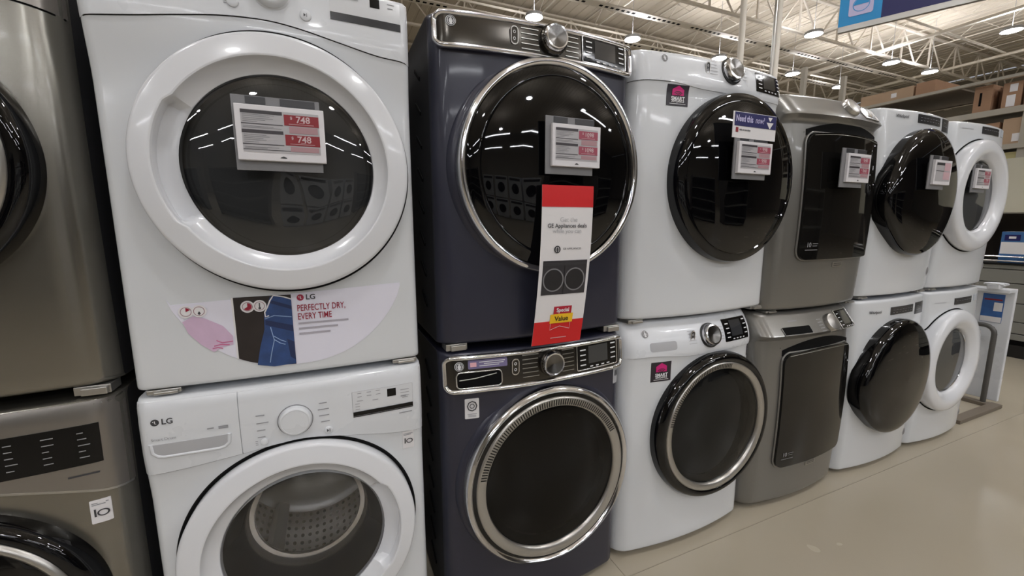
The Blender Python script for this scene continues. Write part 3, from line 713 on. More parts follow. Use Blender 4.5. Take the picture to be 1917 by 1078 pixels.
def ge_white(kind):
    dry = kind == 'dryer'; W = .780 if dry else .722
    z0 = 1.018 if dry else .026
    H = .980 if dry else .975
    zs = .868 if dry else .842          # console seam
    def ex(x, z):
        t = min(1, max(0, (z-zs)/.12)); return (.026 if dry else .045)*t*t-.006*min(1, max(0, (z-zs+.03)/.03))
    lab = 'white front-load dryer with thick black glass door and purple smart sticker, chrome knob above' if dry else 'white front-load washer with black and slotted silver door ring and purple smart sticker'
    M = Machine('clothes_dryer' if dry else 'washing_machine', lab, kind, (1.472 if dry else 1.462, .020 if dry else .012, z0), W, H, .80, .038, .055, .020, .014, ex)
    cx = .470 if dry else .452; cz = (.535 if dry else .508)
    M.body(WHITE, [] if dry else [(cx, cz, .248, .262, .5)], sidem=WHITE)
    seam = interp([(0, zs), (.14, zs+.002), (.3, zs-.012), (W, zs-.012)])
    M.patch('console', WHITEP, .001, W-.001, seam, H-.003, off=.0025, nx=40, nz=14)
    M.patch('seam_gap_shade', DGREY if dry else LGREY, .001, .14 if dry else W-.001, lambda x: seam(x)-.0018, lambda x: seam(x)+.0004, off=.0016, nx=30, nz=1)  # shade of the console seam gap painted as a thin strip
    if dry:
        # raised top deck hump
        b = MB(); P = [(0.16, .10, H-.004), (.16, .5, H-.004), (.52, .5, H-.004), (.52, .10, H-.004), (.20, .14, H+.018), (.20, .46, H+.018), (.48, .46, H+.018), (.48, .14, H+.018)]
        b.add(P, [(0, 3, 7, 4), (1, 5, 6, 2), (0, 4, 5, 1), (3, 2, 6, 7), (4, 7, 6, 5), (0, 1, 2, 3)]); b.build('top_deck', WHITEP, M.root, bevel=.006)
        monogram(M, .118, .950, .0125, PRINTW, DGREY, off=.004)
        pill_button(M, .305, .934, .018, .040, SATIN, DGREY, off=.004)
        kx, kz = .428, .938
        display_unit(M, .572, .746, .884, .958, None, off=.0045)
    else:
        monogram(M, .100, .932, .014, PRINTW, DGREY, off=.004)
        g = M.patch('drawer_grip', LGREY, .112, .235, .864, .898, off=.0035, nx=16, nz=3, r=.010)
        pill_button(M, .318, .905, .020, .046, CHROME, DGREY, off=.004)
        kx, kz = .412, .902
        display_unit(M, .505, .668, .862, .952, None, off=.0045)
    y = M.yf(kx, kz)-.002
    b = MB(); b.lathe([(.051, .002), (.051, -.003), (.046, -.005)], kx, kz, n=60, y0=y); k = b.tilt((kx, y, kz), M).build('control_knob', BLACK, M.root, smooth=40)
    b = MB(); b.lathe([(.045, -.004), (.044, -.020), (.041, -.025), (.035, -.026)], kx, kz, n=72, y0=y, rf=lambda t: 1+.012*(sin(30*t) > 0)); b.tilt((kx, y, kz), M).build('knob_ring', CHROME, k, smooth=30)
    b = MB(); b.lathe([(.036, -.0255), (.0005, -.020)], kx, kz, n=48, y0=y); b.tilt((kx, y, kz), M).build('knob_face', SPUN, k, smooth=50)
    random.seed(11)
    M.ticks('cycle_labels', LGREY, [(kx-.115, kx-.075, kz+.025-i*.012) for i in range(5)]+[(kx+.06, kx+.085, kz+.025-i*.012) for i in range(5)], off=.004, h=.002)
    # smart sticker
    sx0, sz0, sw, sh = (.130, .790, .093, .068*1.05) if dry else (.122, .738, .092, .080)
    s = M.patch('smart_sticker', mat('sticker_charcoal', (44, 38, 46), .35), sx0, sx0+sw, sz0, sz0+sh, off=.0014, nx=8, nz=4)
    xc = sx0+sw/2; hs = sw*.27; zt = sz0+sh
    b = MB(); P = [(xc-hs, zt-sh*.50), (xc+hs, zt-sh*.50), (xc+hs, zt-sh*.22), (xc, zt-sh*.04), (xc-hs, zt-sh*.22)]
    b.poly([(a, M.yf(a, c)-.003, c) for a, c in P]); hm = b.build('house_symbol', MAG, s, smooth=0)
    b = MB()
    for r in (.007, .0125, .018):
        b.lathe([(r*sw/.092, 0), ((r-.0025)*sw/.092, 0)], xc, zt-sh*.54, 1.2, .95, n=14, a0=radians(35), a1=radians(145))
    b.v = [(a, M.yf(a, c)-.0045, c) for a, e, c in b.v]
    b.build('signal_arcs', mat('sticker_charcoal', (44, 38, 46)), hm, smooth=0)
    M.text('SMART', xc, zt-sh*.66, sw*.20, PRINTW, parent=s, off=.004, bold=.0006)
    M.text('APPLIANCE', xc, zt-sh*.79, sw*.115, PRINTW, parent=s, off=.004, bold=.0003)
    M.ticks('sticker_print', PRINTW, [(sx0+.012, sx0+sw-.012, zt-sh*.90)], parent=s, off=.003, h=.0018)
    # door
    y0 = M.yf(cx, cz); R = .322
    b = MB(); b.lathe([(R+.015, .02), (R+.010, .004), (R-.004, -.004)], cx, cz, .985, 1.0, n=120, y0=y0+.012); b.build('door_surround', WHITE, M.root, smooth=60)
    if dry:
        b = MB(); b.lathe([(R-.002, .03), (R, -.020), (R-.006, -.036), (R-.020, -.046), (R-.036, -.048), (R-.040, -.046), (R-.044, -.047), (R-.07, -.056), (R*.45, -.070), (.0005, -.074)], cx, cz, 1, 1.01, n=144, y0=y0); d = b.build('door', BLACKG, M.root, smooth=30)
    else:
        b = MB(); b.lathe([(R-.002, .03), (R, -.016), (R-.008, -.034), (R-.020, -.044), (R-.034, -.044), (R-.042, -.034)], cx, cz, 1, 1.0, n=144, y0=y0); d = b.build('door', BLACKG, M.root, smooth=60)
        ribbed_ring(M, cx, cz, R-.070, R-.038, 1, 1, -.040, 80, 168, d, n=46)
        b = MB(); b.lathe([(R-.068, -.030), (R-.09, -.036), (R*.4, -.048), (.0005, -.050)], cx, cz, 1, 1, n=96, y0=y0); b.build('door_glass', GL_DK, d, smooth=60)
        drum_cavity(M, cx, cz, .248, .261, .5, dark=True, bowl=True, door=d)
        s = M.patch('capacity_sticker', DGREY, .676, .700, .775, .828, off=.0014, nx=4, nz=3)
        M.ticks('sticker_print', LGREY, [(.679, .697, z) for z in (.822, .814, .800, .790, .782)], parent=s, off=.003, h=.0022)
        M.feet()
    if dry: stack_clips(M, .022)
    return M

def maytag(kind):
    dry = kind == 'dryer'; W = .708 if dry else .705; z0 = .985 if dry else .022; H = .957 if dry else .950
    zl = .845 if dry else .835       # lower lip of the protruding console
    def ex(x, z):
        y = -.018*sin(pi*min(1, z/H))
        if z > zl:
            t = (z-zl)/(H-zl); y += -.044+.078*t
            y += .040*(1-min(1, (z-zl)/.022))**2
        return y
    lab = 'grey metallic dryer with tall rounded-rectangle black glass door and silver knob' if dry else 'grey metallic washer with tall rounded-rectangle dark door and dark drawer slot'
    M = Machine('clothes_dryer' if dry else 'washing_machine', lab, kind, (2.262 if dry else 2.212, .022 if dry else .014, z0), W, H, .76, .040, .060, .018, .02, ex)
    M.body(GREYP, sidem=GREYP, nz=70)
    wx0, wx1 = (.120, W-.030) if dry else (.135, W-.045); wz0, wz1 = (.235, .795) if dry else (.195, .770)
    door = M.patch('door', BLACKG2, wx0, wx1, wz0, lambda x: wz1-.012*((x-.4)/.26)**2, off=.018, back=.024, nx=30, nz=24, r=.045)
    M.rim('door_edge', GREYP, rrect(wx0-.002, wx1+.002, wz0-.002, wz1-.004, .047), .005, parent=door, off=.004)
    # black patch paints the shade of the hand pocket between console and door
    pk = M.patch('hand_pocket_shade', BLACKM, wx0+.002, wx1-.004, lambda x: wz1-.018, lambda x: wz1+.008+.040*(1-((x-(wx0+wx1)/2)/((wx1-wx0)/2))**2), off=.0035, nx=30, nz=2)
    M.rim('door_top_edge', SATIN, [(wx0+.03+(wx1-wx0-.06)*k/12, wz1-.008-.012*((wx0+.03+(wx1-wx0-.06)*k/12-.4)/.26)**2) for k in range(13)], .0016, parent=door, off=.0185, closed=False)
    M.text('10', wx0+.050, wz0+.066, .028, LGREY2, parent=door, off=.0195, bold=.0008)
    M.ticks('warranty_print', LGREY2, [(wx0+.072, wx0+.105, wz0+.072), (wx0+.072, wx0+.100, wz0+.062), (wx0+.030, wx0+.105, wz0+.044)], parent=door, off=.0195, h=.003)
    bd = M.patch('badge', SATIN, .375, .455, wz0-.042, wz0-.020, off=.003, nx=6, nz=2, r=.003)
    M.ticks('badge_print', DGREY, [(.383, .447, wz0-.026), (.383, .447, wz0-.035)], parent=bd, off=.0042, h=.003)
    M.ticks('side_seam', DGREY, [(.004, wx0-.008, .790)], off=.001, h=.003)
    kx, kz = (.400, H-.046) if dry else (.445, H-.066)
    y = M.yf(kx, kz)
    b = MB(); b.lathe([(.044, .006), (.044, -.012), (.040, -.020), (.034, -.022)], kx, kz, n=72, y0=y, rf=lambda t: 1+.02*sin(20*t)); k = b.tilt((kx, y, kz), M).build('control_knob', SATIN, M.root, smooth=40)
    b = MB(); b.lathe([(.034, -.022), (.018, -.024), (.0005, -.025)], kx, kz, n=48, y0=y); b.tilt((kx, y, kz), M).build('knob_face', SATIN, k, smooth=50)
    if dry: display_unit(M, .490, .630, .875, .938, SATIN, off=.003, big=False, m=DISPG)
    else:
        display_unit(M, .522, .672, .850, .930, SATIN, off=.003, big=False)
        g = M.patch('drawer_slot', BLACKM, .118, .288, .858, .888, off=.002, nx=12, nz=2, r=.004)
        M.rim('slot_edge', GREYC, [(.114, .886), (.116, .856), (.29, .856)], .0025, parent=g, off=.002, closed=False)
        M.ticks('cycle_labels', LGREY, [(kx-.09, kx-.06, kz+.022-i*.012) for i in range(5)], off=.002, h=.002)
        M.ticks('brand_print', LGREY2, [(.17, .225, .912)], off=.002, h=.005)
        M.feet()
    if dry: stack_clips(M, .018)
    return M

def whirlpool(kind, last):
    """white compact-profile machine; egg-shaped door, black glass or white ring"""
    dry = kind == 'dryer'; W = (.690 if not last else .655)-(.015 if dry else 0); x0 = (2.945 if not last else 3.650)+(.035 if dry else 0)
    z0 = 1.000 if dry else .022; H = .948 if dry else .955
    def ex(x, z): return -.012*sin(pi*min(1, z/H))
    if last: lab = 'white dryer with white door ring and small dark window, at right end of the row' if dry else 'white washer with white door ring, lowest machine at right end of the row'
    else: lab = 'white dryer with egg-shaped black glass door and two dark panel displays' if dry else 'white washer with egg-shaped black glass door, standing beside the grey metallic washer'
    M = Machine('clothes_dryer' if dry else 'washing_machine', lab, kind, (x0, .020 if dry else .012, z0), W, H, .74, .034, .045, .016, .014, ex)
    cx = ((.328 if dry else .340) if not last else .265); cz = .535 if dry else .522
    M.body(WHITE, [(cx+.01, cz, .205, .25, .48)] if last else [], sidem=WHITE)
    R = .308 if not last else .316
    def rf(t):
        d = math.degrees(t) % 360; w = max(0, 1-((d-190)/36)**2) if abs(d-190) < 36 else 0
        e = 1+.105*(.5+.5*cos(pi*min(1, abs(d-190)/42)))
        return e
    y0 = M.yf(cx, cz)
    zt = .905 if dry else .885
    if not last:
        b = MB(); b.lathe([(R-.002, .035), (R, -.018), (R-.004, -.036), (R-.018, -.048), (R-.036, -.054), (R-.06, -.060), (R*.45, -.074), (.0005, -.078)], cx, cz, 1.0, 1.05, n=144, y0=y0, rf=rf); d = b.build('door', BLACKG, M.root, smooth=50)
        M.text('Whirlpool', .145, zt+.006, .022, PRINTD, off=.003, bold=.0004)
        p = M.patch('cycle_display', DISPG, .270, .500, zt-.016, zt+.026, off=.003, nx=12, nz=2)
        M.ticks('display_labels', LGREY2, [(.285+.03*k, .305+.03*k, zt+.010) for k in range(7)]+[(.285+.03*k, .300+.03*k, zt-.004) for k in range(7)], parent=p, off=.0045, h=.0018)
        p2 = M.patch('status_display', DISPG, .535, .652, zt-.036, zt+.030, off=.003, nx=8, nz=2)
        M.ticks('status_labels', LGREY2, [(.55, .60, zt-.01), (.55, .58, zt+.01)], parent=p2, off=.0045, h=.0018)
    else:
        def prof(t):
            return [(R-.004, .035), (R, -.008), (R-.002, -.022), (R-.009, -.032), (R-.020, -.037), (R-.05, -.042), (R-.070, -.040), (R-.080, -.035), (.210, -.022), (.203, -.016), (.199, -.008), (.197, .004)]
        b = MB(); b.lathe(prof, cx, cz, 1.0, 1.01, n=144, y0=y0); d = b.build('door', WHITER, M.root, smooth=50)
        door_gap(M, cx, cz, R+.002, 1, 1.01, parent=d, r=.004)
        b = MB(); b.lathe([(.199, -.002), (.15, -.008), (.0005, -.014)], cx, cz, 1, 1.01, n=72, y0=y0); b.build('door_glass', GL_X, d, smooth=60)
        drum_cavity(M, cx+.01, cz, .205, .248, .48, dark=not dry, bowl=True, door=d)
        p = M.patch('cycle_display', DISPG, .255, .475, zt-.016, zt+.024, off=.003, nx=12, nz=2)
        M.ticks('display_labels', LGREY2, [(.27+.03*k, .29+.03*k, zt+.008) for k in range(7)], parent=p, off=.0045, h=.0018)
        M.patch('status_display', mat('pale_display', (176, 182, 190), .3), .52, .575, zt-.012, zt+.028, off=.003, nx=6, nz=2)
        M.ticks('brand_print', LGREY, [(.07, .17, zt+.004)], off=.002, h=.004)
    # small oval badge low right
    bx, bz = W-.055, .11
    b = MB(); b.lathe([(.022, 0), (.0005, -.002)], bx, bz, .7, 1, n=24, y0=M.yf(bx, bz)-.001); bd = b.build('oval_badge', LGREY2, M.root, smooth=0)
    M.ticks('side_seam', LGREY, [(.01, .09, .70)], off=.001, h=.002)
    if dry: stack_clips(M, .020)
    else: M.feet()
    return M

lg_w = lg_washer(); lg_d = lg_dryer(); stack_clips(lg_d, .02)
lg_steel(.020, 'washer'); lg_steel(1.005, 'dryer')
navy_w = ge_navy('washer'); navy_d = ge_navy('dryer')
gew = ge_white('washer'); ged = ge_white('dryer')
mw = maytag('washer'); md_ = maytag('dryer')
ww = whirlpool('washer', False); wd = whirlpool('dryer', False)
xw = whirlpool('washer', True); xd = whirlpool('dryer', True)

# ================================================================== PRICE TAGS, CARDS, BANNER
def price_tag(x, y, z, w, h, label, price, pale=False, rz=0, back=True, tab=.022, blank=False, ox=0, standoff=.02):
    """electronic shelf label in a grey holder; (x, z) = lower left of the white frame, y = its face"""
    t = thing('price_tag', label, 'price tag', (x, y, z), rz, None)
    if back:
        b = MB(); b.box(-.006+ox, w*.985-.006+ox, .006, .010, -tab, h+tab); bp = b.build('holder_plate', LGREY2, t, smooth=0)
        b = MB(); b.box(w*.12+ox, w*.34, .0045, .006, h+.004, h+tab-.002); b.box(w*.50, w*.90, .0045, .006, h+.004, h+tab-.002); b.build('holder_window', DGREY, bp, smooth=0)
        b = MB(); b.box(.01, w*.9, .010, .010+standoff, .01, h-.01); b.build('magnet_block', DGREY, bp, smooth=0)
    m = w*.065; b = MB(); b.box(0, w, -.006, .006, 0, h); fr = b.build('tag_frame', TAGW, t, smooth=0, bevel=.0015)
    b = MB(); X = lambda u: m+(w-2*m)*u; Z = lambda v: h*.15+(h*.76)*v
    y0 = -.0066
    def q(bb, u0, u1, v0, v1, yy): bb.add([(X(u0), yy, Z(v0)), (X(u1), yy, Z(v0)), (X(u1), yy, Z(v1)), (X(u0), yy, Z(v1))], [(0, 1, 2, 3)])
    q(b, 0, 1, 0, 1, y0); sc = b.build('screen', SCREEN, t, smooth=0)
    if blank:
        b = MB(); q(b, .02, .6, .84, .97, y0-.0004); q(b, .02, .55, .52, .55, y0-.0004); b.build('text_bars', DGREY, sc, smooth=0)
        b = MB(); q(b, .56, .98, .55, .97, y0-.0005); q(b, .52, .98, .08, .5, y0-.0005); b.build('price_field', mat('tag_faint_pink', (204, 170, 178), .4), sc, smooth=0); return t
    b = MB()
    for v in (.92, .46): q(b, 0, .52, v-.01, v+.07, y0-.0004)
    for v in (.66, .18): q(b, 0, .52, v, v+.02, y0-.0004)
    q(b, 0, .6, .055, .068, y0-.0004)
    b.build('text_bars', mat('tag_charcoal', (62, 58, 62), .4), sc, smooth=0)
    b = MB()
    for v, u in ((.88, .42), (.845, .36), (.80, .40), (.76, .30), (.72, .2), (.41, .3), (.37, .34), (.33, .26), (.29, .3), (.24, .2), (.12, .45), (.09, .3), (.58, .5), (.61, .4)):
        q(b, .02, u, v-.006, v+.006, y0-.0004)
    b.build('fine_print', LGREY2, sc, smooth=0)
    rm = REDT if not pale else mat('tag_pale_red', (160, 74, 92), .4)
    for v in (.68, .20):
        b = MB(); q(b, .54, 1.0, v, v+.26, y0-.0005); pf = b.build('price_field', rm, sc, smooth=0)
        b = MB(); q(b, .60, .93, v+.035, v+.045, y0-.0009); q(b, .74, .80, v+.07, v+.078, y0-.0009); b.build('price_rule', PINKT, pf, smooth=0)
        if price:
            text('$', X(.635), Z(v+.185), h*.072, PINKT, pf, off=-y0+.001, bold=.0002, name='dollar_sign')
            text(price, X(.79), Z(v+.150), h*(.165 if len(price) == 3 else .135), PINKT, pf, off=-y0+.001, bold=.0004, name='price_figures')
    for v in ((.50, .66), (.05, .17)):
        b = MB(); q(b, .6, .98, v[0], v[1], y0-.0005); b.build('pale_field', mat('tag_greyed_pink', (172, 136, 142), .4), sc, smooth=0)
    b = MB(); cx = w*.5; zz = h*.055; s = h*.035; b.poly([(cx-s*1.7, y0, zz), (cx+s*1.7, y0, zz), (cx+s*1.3, y0, zz+s*.5), (cx, y0, zz+s*1.1), (cx-s*1.3, y0, zz+s*.5)]); b.build('gable_mark', DGREY, fr, smooth=0)
    return t
YL = lambda M, x, z: M.root.location.y+M.yf(x, z)
price_tag(.273, -.062, 1.536, .188, .125, 'white electronic price tag reading 748 twice, on white dryer door glass', '748')
price_tag(1.064, -.128, 1.553, .166, .120, 'white electronic price tag on the navy dryer door above the red hanging banner', '1098', pale=True, ox=-.010)
price_tag(1.830, -.128, 1.566, .176, .112, 'white electronic price tag on the black door, just under the blue and white card', '998', pale=True, ox=-.006, tab=.020)
price_tag(2.540, -.098, 1.562, .166, .122, 'white electronic price tag on the grey metallic dryer door', '848', pale=True, ox=-.020)
price_tag(3.190, -.128, 1.570, .158, .118, 'mostly blank white price tag on the egg-shaped black dryer door', '', blank=True, ox=-.02)
price_tag(3.810, -.062, 1.575, .165, .110, 'small white price tag behind the white door ring of the end dryer', '798', pale=True, ox=-.01)

t = thing('information_card', 'white card with navy band asking Need this now? and two arrows, on black dryer door', 'card', (1.800, -.124, 1.690))
cw, ch = .228, .090
b = MB(); b.box(0, cw, 0, .0015, 0, ch); b.build('card_sheet', PAPER, t, smooth=0)
b = MB(); b.box(.008, cw-.002, -.0012, -.0002, ch*.46, ch-.002); bb = b.build('navy_band', BLUEN, t, smooth=0)
text('Need this', .012, ch*.735, .031, LILAC, bb, off=.002, align='LEFT', sx=.72, bold=.0007)
text('now?', .112, ch*.735, .031, LILAC, bb, off=.002, align='LEFT', sx=.72, bold=.0002, italic=.25)
b = MB()
for k, (s, dz) in enumerate(((.012, .062), (.019, .044))): b.poly([(.192-s, -.0016, dz+.02), (.192+s, -.0016, dz+.02), (.192, -.0016, dz+.02-s*1.25)])
b.build('arrow', PAPER, bb, smooth=0)
b = MB(); b.box(.016, .028, -.0012, -.0002, ch*.22, ch*.40); b.build('small_picture', REDT, t, smooth=0)
text('Ask an associate', .034, ch*.32, .0095, PRINTD, t, off=.001, align='LEFT', bold=.0003, sx=.9)

def banner():
    x0, z0 = 1.040, 1.000; w = .180; H = .500
    t = thing('hanging_banner', 'long red and white Special Value banner hanging from the navy dryer door', 'banner', (x0, -.118, z0))
    yc = lambda z: .030*((H-z)/H)**1.5*1.2-.004*sin(pi*z/H)
    xo = lambda z: -.016*((H-z)/H)**2.2*1.0
    def strip(name, m, xa, xb, za, zb, off, parent, n=14):
        b = MB(); v = []
        for k in range(n+1):
            z = za+(zb-za)*k/n; v += [(xa+xo(z), yc(z)-off, z), (xb+xo(z), yc(z)-off, z), (xb+xo(z), yc(z)-off+.0008, z), (xa+xo(z), yc(z)-off+.0008, z)]
        f = []
        for k in range(n):
            for j in range(4): f.append((4*k+j, 4*k+(j+1) % 4, 4*k+4+(j+1) % 4, 4*k+4+j))
        f += [(0, 1, 2, 3), (4*n, 4*n+3, 4*n+2, 4*n+1)]
        b.add(v, f); return b.build(name, m, parent, smooth=30)
    sh = strip('banner_sheet', PAPER, 0, w, 0, H, 0, t)
    strip('red_top_band', RED, 0, w, H*.872, H, .001, sh, 4)
    strip('red_bottom_band', RED, 0, w, 0, H*.155, .001, sh, 5)
    YF = lambda x, z: yc(z)
    xs = lambda z: xo(z)
    text('Get the', w*.52+xs(H*.795), H*.795, .020, LGREY, sh, YF, off=.0015, bold=-.0002)
    text('GE Appliances deals', w*.5+xs(H*.758), H*.758, .0175, PRINTD, sh, YF, off=.0015, bold=.0002, sx=.98)
    text('while you can', w*.5+xs(H*.726), H*.726, .0185, LGREY, sh, YF, off=.0015)
    b = MB(); cz = H*.615; cx = .058+xs(cz); b.poly([(cx+.0115*cos(a*pi/8), yc(cz)-.0015, cz+.0115*sin(a*pi/8)) for a in range(16)]); e = b.build('round_emblem', PRINTD, sh, smooth=0)
    b = MB()
    for s in (-1, 1): b.tube([(cx+s*(.001+.004*sin(tt*.9)), yc(cz)-.002, cz+.007*cos(tt)) for tt in [i*.45 for i in range(8)]], .0009, 5, flat=.3)
    b.build('monogram', PAPER, e, smooth=0)
    text('GE APPLIANCES', .078+xs(H*.617), H*.617, .0085, PRINTD, sh, YF, off=.0015, align='LEFT', sx=1.1)
    # picture of two dark machines
    strip('machine_picture', mat('picture_charcoal', (52, 50, 54), .4), .012, w-.010, H*.330, H*.545, .0012, sh, 6)
    pz = H*.42
    for cx in (.051, .128):
        cfm = lambda bb: [(a, yc(c)-.0024, c) for a, e_, c in bb.v]
        b = MB(); b.lathe([(.037, 0), (.033, 0)], cx+xs(pz), pz+.002, n=40); b.v = cfm(b); r = b.build('picture_door_ring', LGREY2, sh, smooth=0)
        b = MB(); b.lathe([(.033, 0), (.016, 0), (.0005, 0)], cx+xs(pz), pz+.002, n=40); b.v = cfm(b); b.build('picture_door', mat('picture_dark', (34, 33, 36), .4), r, smooth=0)
    strip('picture_console', DGREY, .014, w-.012, H*.515, H*.530, .0022, sh, 2)
    strip('picture_divider', BLACK, w/2-.001, w/2, H*.332, H*.512, .0022, sh, 2)
    # badge
    strip('maroon_label', mat('badge_maroon', (176, 26, 50), .4), w*.36, w*.72, H*.200, H*.250, .002, sh, 2)
    strip('yellow_label', YELLOW, w*.30, w*.76, H*.140, H*.200, .0026, sh, 2)
    text('Special', w*.54+xs(H*.225), H*.225, .0185, PAPER, sh, YF, off=.003, bold=.0005, sx=.92)
    text('Value', w*.53+xs(H*.168), H*.168, .0225, BLACK, sh, YF, off=.0035, bold=.0004)
    b = MB(); P = [(w*.32, H*.140), (w*.32, H*.096), (w*.51, H*.118), (w*.72, H*.096), (w*.72, H*.140)]
    b.tube([(a+xs(c), yc(c)-.0022, c) for a, c in P], .0010, 5, flat=.4); b.build('ribbon_outline', PINKT, sh, smooth=0)
    strip('fine_line', PINKT, w*.36, w*.68, H*.038, H*.042, .002, sh, 2)
banner()

# ================================================================== THE BUILDING
def solid(name, m, x0, x1, y0, y1, z0, z1, kind='structure', parent=None, bevel=0):
    b = MB(); b.box(x0, x1, y0, y1, z0, z1); o = b.build(name, m, parent, smooth=0, bevel=bevel)
    if kind: o['kind'] = kind
    return o
def floor_mat():
    m = mat('polished_concrete', (170, 161, 144), .26, vary=.06, vscale=1.3, coat=0); nt = m.node_tree; b = nt.nodes['Principled BSDF']
    b.inputs['Specular IOR Level'].default_value = .45
    return m
FX0, FX1, FY0, FY1, CZ = -11, 27, -17, 21, 7.7
solid('floor', floor_mat(), FX0, FX1, FY0, FY1, -.2, 0)
jm = mat('joint_filler', (146, 138, 122), .5)
for k, (a, b_) in enumerate((((FX0, -.075), (FX1, -.075)), ((1.45, -3), (1.45, 4)), ((FX0, -4.4), (FX1, -4.4)))):
    bb = MB(); bb.bar((a[0], a[1], .0005), (b_[0], b_[1], .0005), .003, .001); o = bb.build('trim_%d' % (k+1), jm, smooth=0); o['kind'] = 'structure'
WALLM = mat('wall_paint', (150, 144, 132), .8, vary=.04)
solid('wall_right', WALLM, FX1, FX1+.2, FY0, FY1, 0, CZ); solid('wall_left', WALLM, FX0-.2, FX0, FY0, FY1, 0, CZ)
solid('wall_back', WALLM, FX0, FX1, FY1, FY1+.2, 0, CZ); solid('wall_front', WALLM, FX0, FX1, FY0-.2, FY0, 0, CZ)
# roof deck: corrugated sheet, ribs along y
DECK = mat('roof_deck_paint', (212, 203, 188), .7, vary=.04)
b = MB(); n = int((FX1-FX0)/.3); prof = []
for k in range(n):
    x = FX0+k*.3; prof += [(x, CZ), (x+.20, CZ), (x+.215, CZ+.02), (x+.285, CZ+.02)]
prof.append((FX0+n*.3, CZ))
b.add([(x, y, z) for x, z in prof for y in (FY0, FY1)], [(2*i, 2*i+1, 2*i+3, 2*i+2) for i in range(len(prof)-1)])
b.box(FX0, FX1, FY0, FY1, CZ+.06, CZ+.2)
o = b.build('ceiling', DECK, smooth=0); o['kind'] = 'structure'
JOIST = mat('joist_paint', (232, 226, 216), .6)
def truss(name, a, b_, depth, panel, chord, label, group, slots=False):
    a = Vector(a); e = Vector(b_); d = (e-a); L = d.length; d.normalize(); n = int(L/panel)
    m = MB(); dn = Vector((0, 0, -depth))
    m.bar(a, e, chord, chord*.6); m.bar(a+dn, e+dn, chord, chord*.6)
    for k in range(n):
        p = a+d*(k*panel); q = a+d*((k+.5)*panel)+dn; r = a+d*((k+1)*panel)
        m.bar(p, q, chord*.4); m.bar(q, r, chord*.4)
        if slots: m.bar(p, p+dn, chord*.5)
    o = m.build(name, JOIST, smooth=0); tag(o, label, 'roof truss', group); return o
for k in range(5):
    y = 3.4+k*3.7
    truss('roof_girder', (FX0, y, CZ-.14), (FX1, y, CZ-.14), .95, 1.7, .085, 'cream steel roof girder running lengthwise above the row of machines', 'lengthwise roof girders', True)
for k in range(15):
    x = -1.2+k*1.9
    truss('roof_joist', (x, 1.0, CZ-.03), (x, FY1, CZ-.03), .40, 1.0, .035, 'thin cream open-web joist crossing under the roof deck', 'cross roof joists')
for (y, z) in ((9.4, 6.75), (5.6, 6.7), (2.4, 6.75)):
    b = MB(); b.tube([(FX0, y, z), (FX1, y, z)], .03, 8); tag(b.build('sprinkler_pipe', JOIST, smooth=60), 'thin cream sprinkler pipe hung below the roof girders', 'pipe', 'sprinkler pipes')
# cross bridging and duct towards the far end
for (y, z) in ((7.85, 6.5), (9.35, 6.5)):
    b = MB(); b.box(FX0, FX1, y-.11, y+.11, z, z+.03); b.mi = 1
    x = -2.0
    while x < 22:
        for q in range(7): b.box(x+q*.16, x+q*.16+.09, y-.035, y+.035, z-.003, z)
        x += 1.45
    tag(b.build('slotted_channel', [JOIST, BLACKM], smooth=0), 'cream slotted strip channel with rows of dark slots under the roof', 'channel', 'slotted channels')
for k, x in enumerate((13.5, 16.5, 20.5)):
    b = MB(); b.bar((x, 2, 6.62), (x, 20, 6.62), .10, .07); tag(b.build('cable_tray', JOIST, smooth=0), 'cream cable tray crossing high under the roof toward the far racks', 'cable tray', 'cable trays')
for x, y, m, r in ((7.43, 4.5, JOIST, .052), (8.27, 4.5, SATIN, .030), (8.375, 4.52, JOIST, .062)):
    b = MB(); b.tube([(x, y, 0), (x, y, CZ)], r, 16)
    o = b.build('drain_pipe' if m is SATIN else 'roof_post', m, smooth=60)
    tag(o, {.052: 'slim white roof post standing alone, left of the paired pipes', .030: 'shiny metal pipe standing against the wider white post', .062: 'white post just right of the shiny metal pipe'}[r], 'pipe' if m is SATIN else 'post')
# high bay lamps
LENS = mat('lamp_lens', (255, 250, 240), .5, emit=(250, 250, 252), estr=LAMP)
TUBE = mat('tube_lens', (255, 255, 255), .5, emit=(248, 250, 255), estr=STRIP)
def high_bay(x, y, z=6.15):
    t = thing('high_bay_lamp', 'round glowing high bay lamp hanging under the roof deck', 'lamp', (x, y, z), 0, 'round high bay lamps')
    def L(p, n, nm, m, s=50):
        b = MB(); b.lathe(p, 0, 0, n=n); v = [(a, c, -bb) for a, bb, c in b.v]; b.v = v; return b.build(nm, m, t, smooth=s)
    L([(.20, .0), (.205, -.05), (.20, -.07), (.185, -.05), (.182, -.03), (.06, -.03), (.045, -.07), (.02, -.10), (.0005, -.11)], 24, 'housing', LGREY)
    L([(.19, .002), (.12, .015), (.0005, .02)], 24, 'lens', LENS)
    L([(.180, -.034), (.062, -.034)], 24, 'added_uplight', mat('added_uplight', (255, 246, 232), .5, emit=(250, 248, 250), estr=LAMP*.72))  # glowing ring added on top of the lamp to brighten the roof deck
    b = MB(); b.tube([(0, 0, .105), (0, 0, CZ-z)], .006, 6); b.build('hanging_rod', LGREY, t, smooth=60)
    return t
spots = [(5.2, 8.3), (8.1, 8.35), (11.3, 8.4), (14.6, 8.4), (17.45, 8.6), (12.2, 6.3), (16.4, 6.6), (18.5, 6.55), (16.6, 4.2), (19.4, 4.1),
         (12.4, 2.0), (8.2, 2.2), (4.2, 2.6), (0.5, 3.0), (-3.5, 3.0), (-2.8, -1.6), (1.2, -1.9), (5.2, -1.9), (9.5, -1.9), (-5.5, -6.2), (-1.4, -6.2), (2.9, -6.2), (7.2, -6.2), (11.5, -6.2), (1.0, -11), (8, -11)]
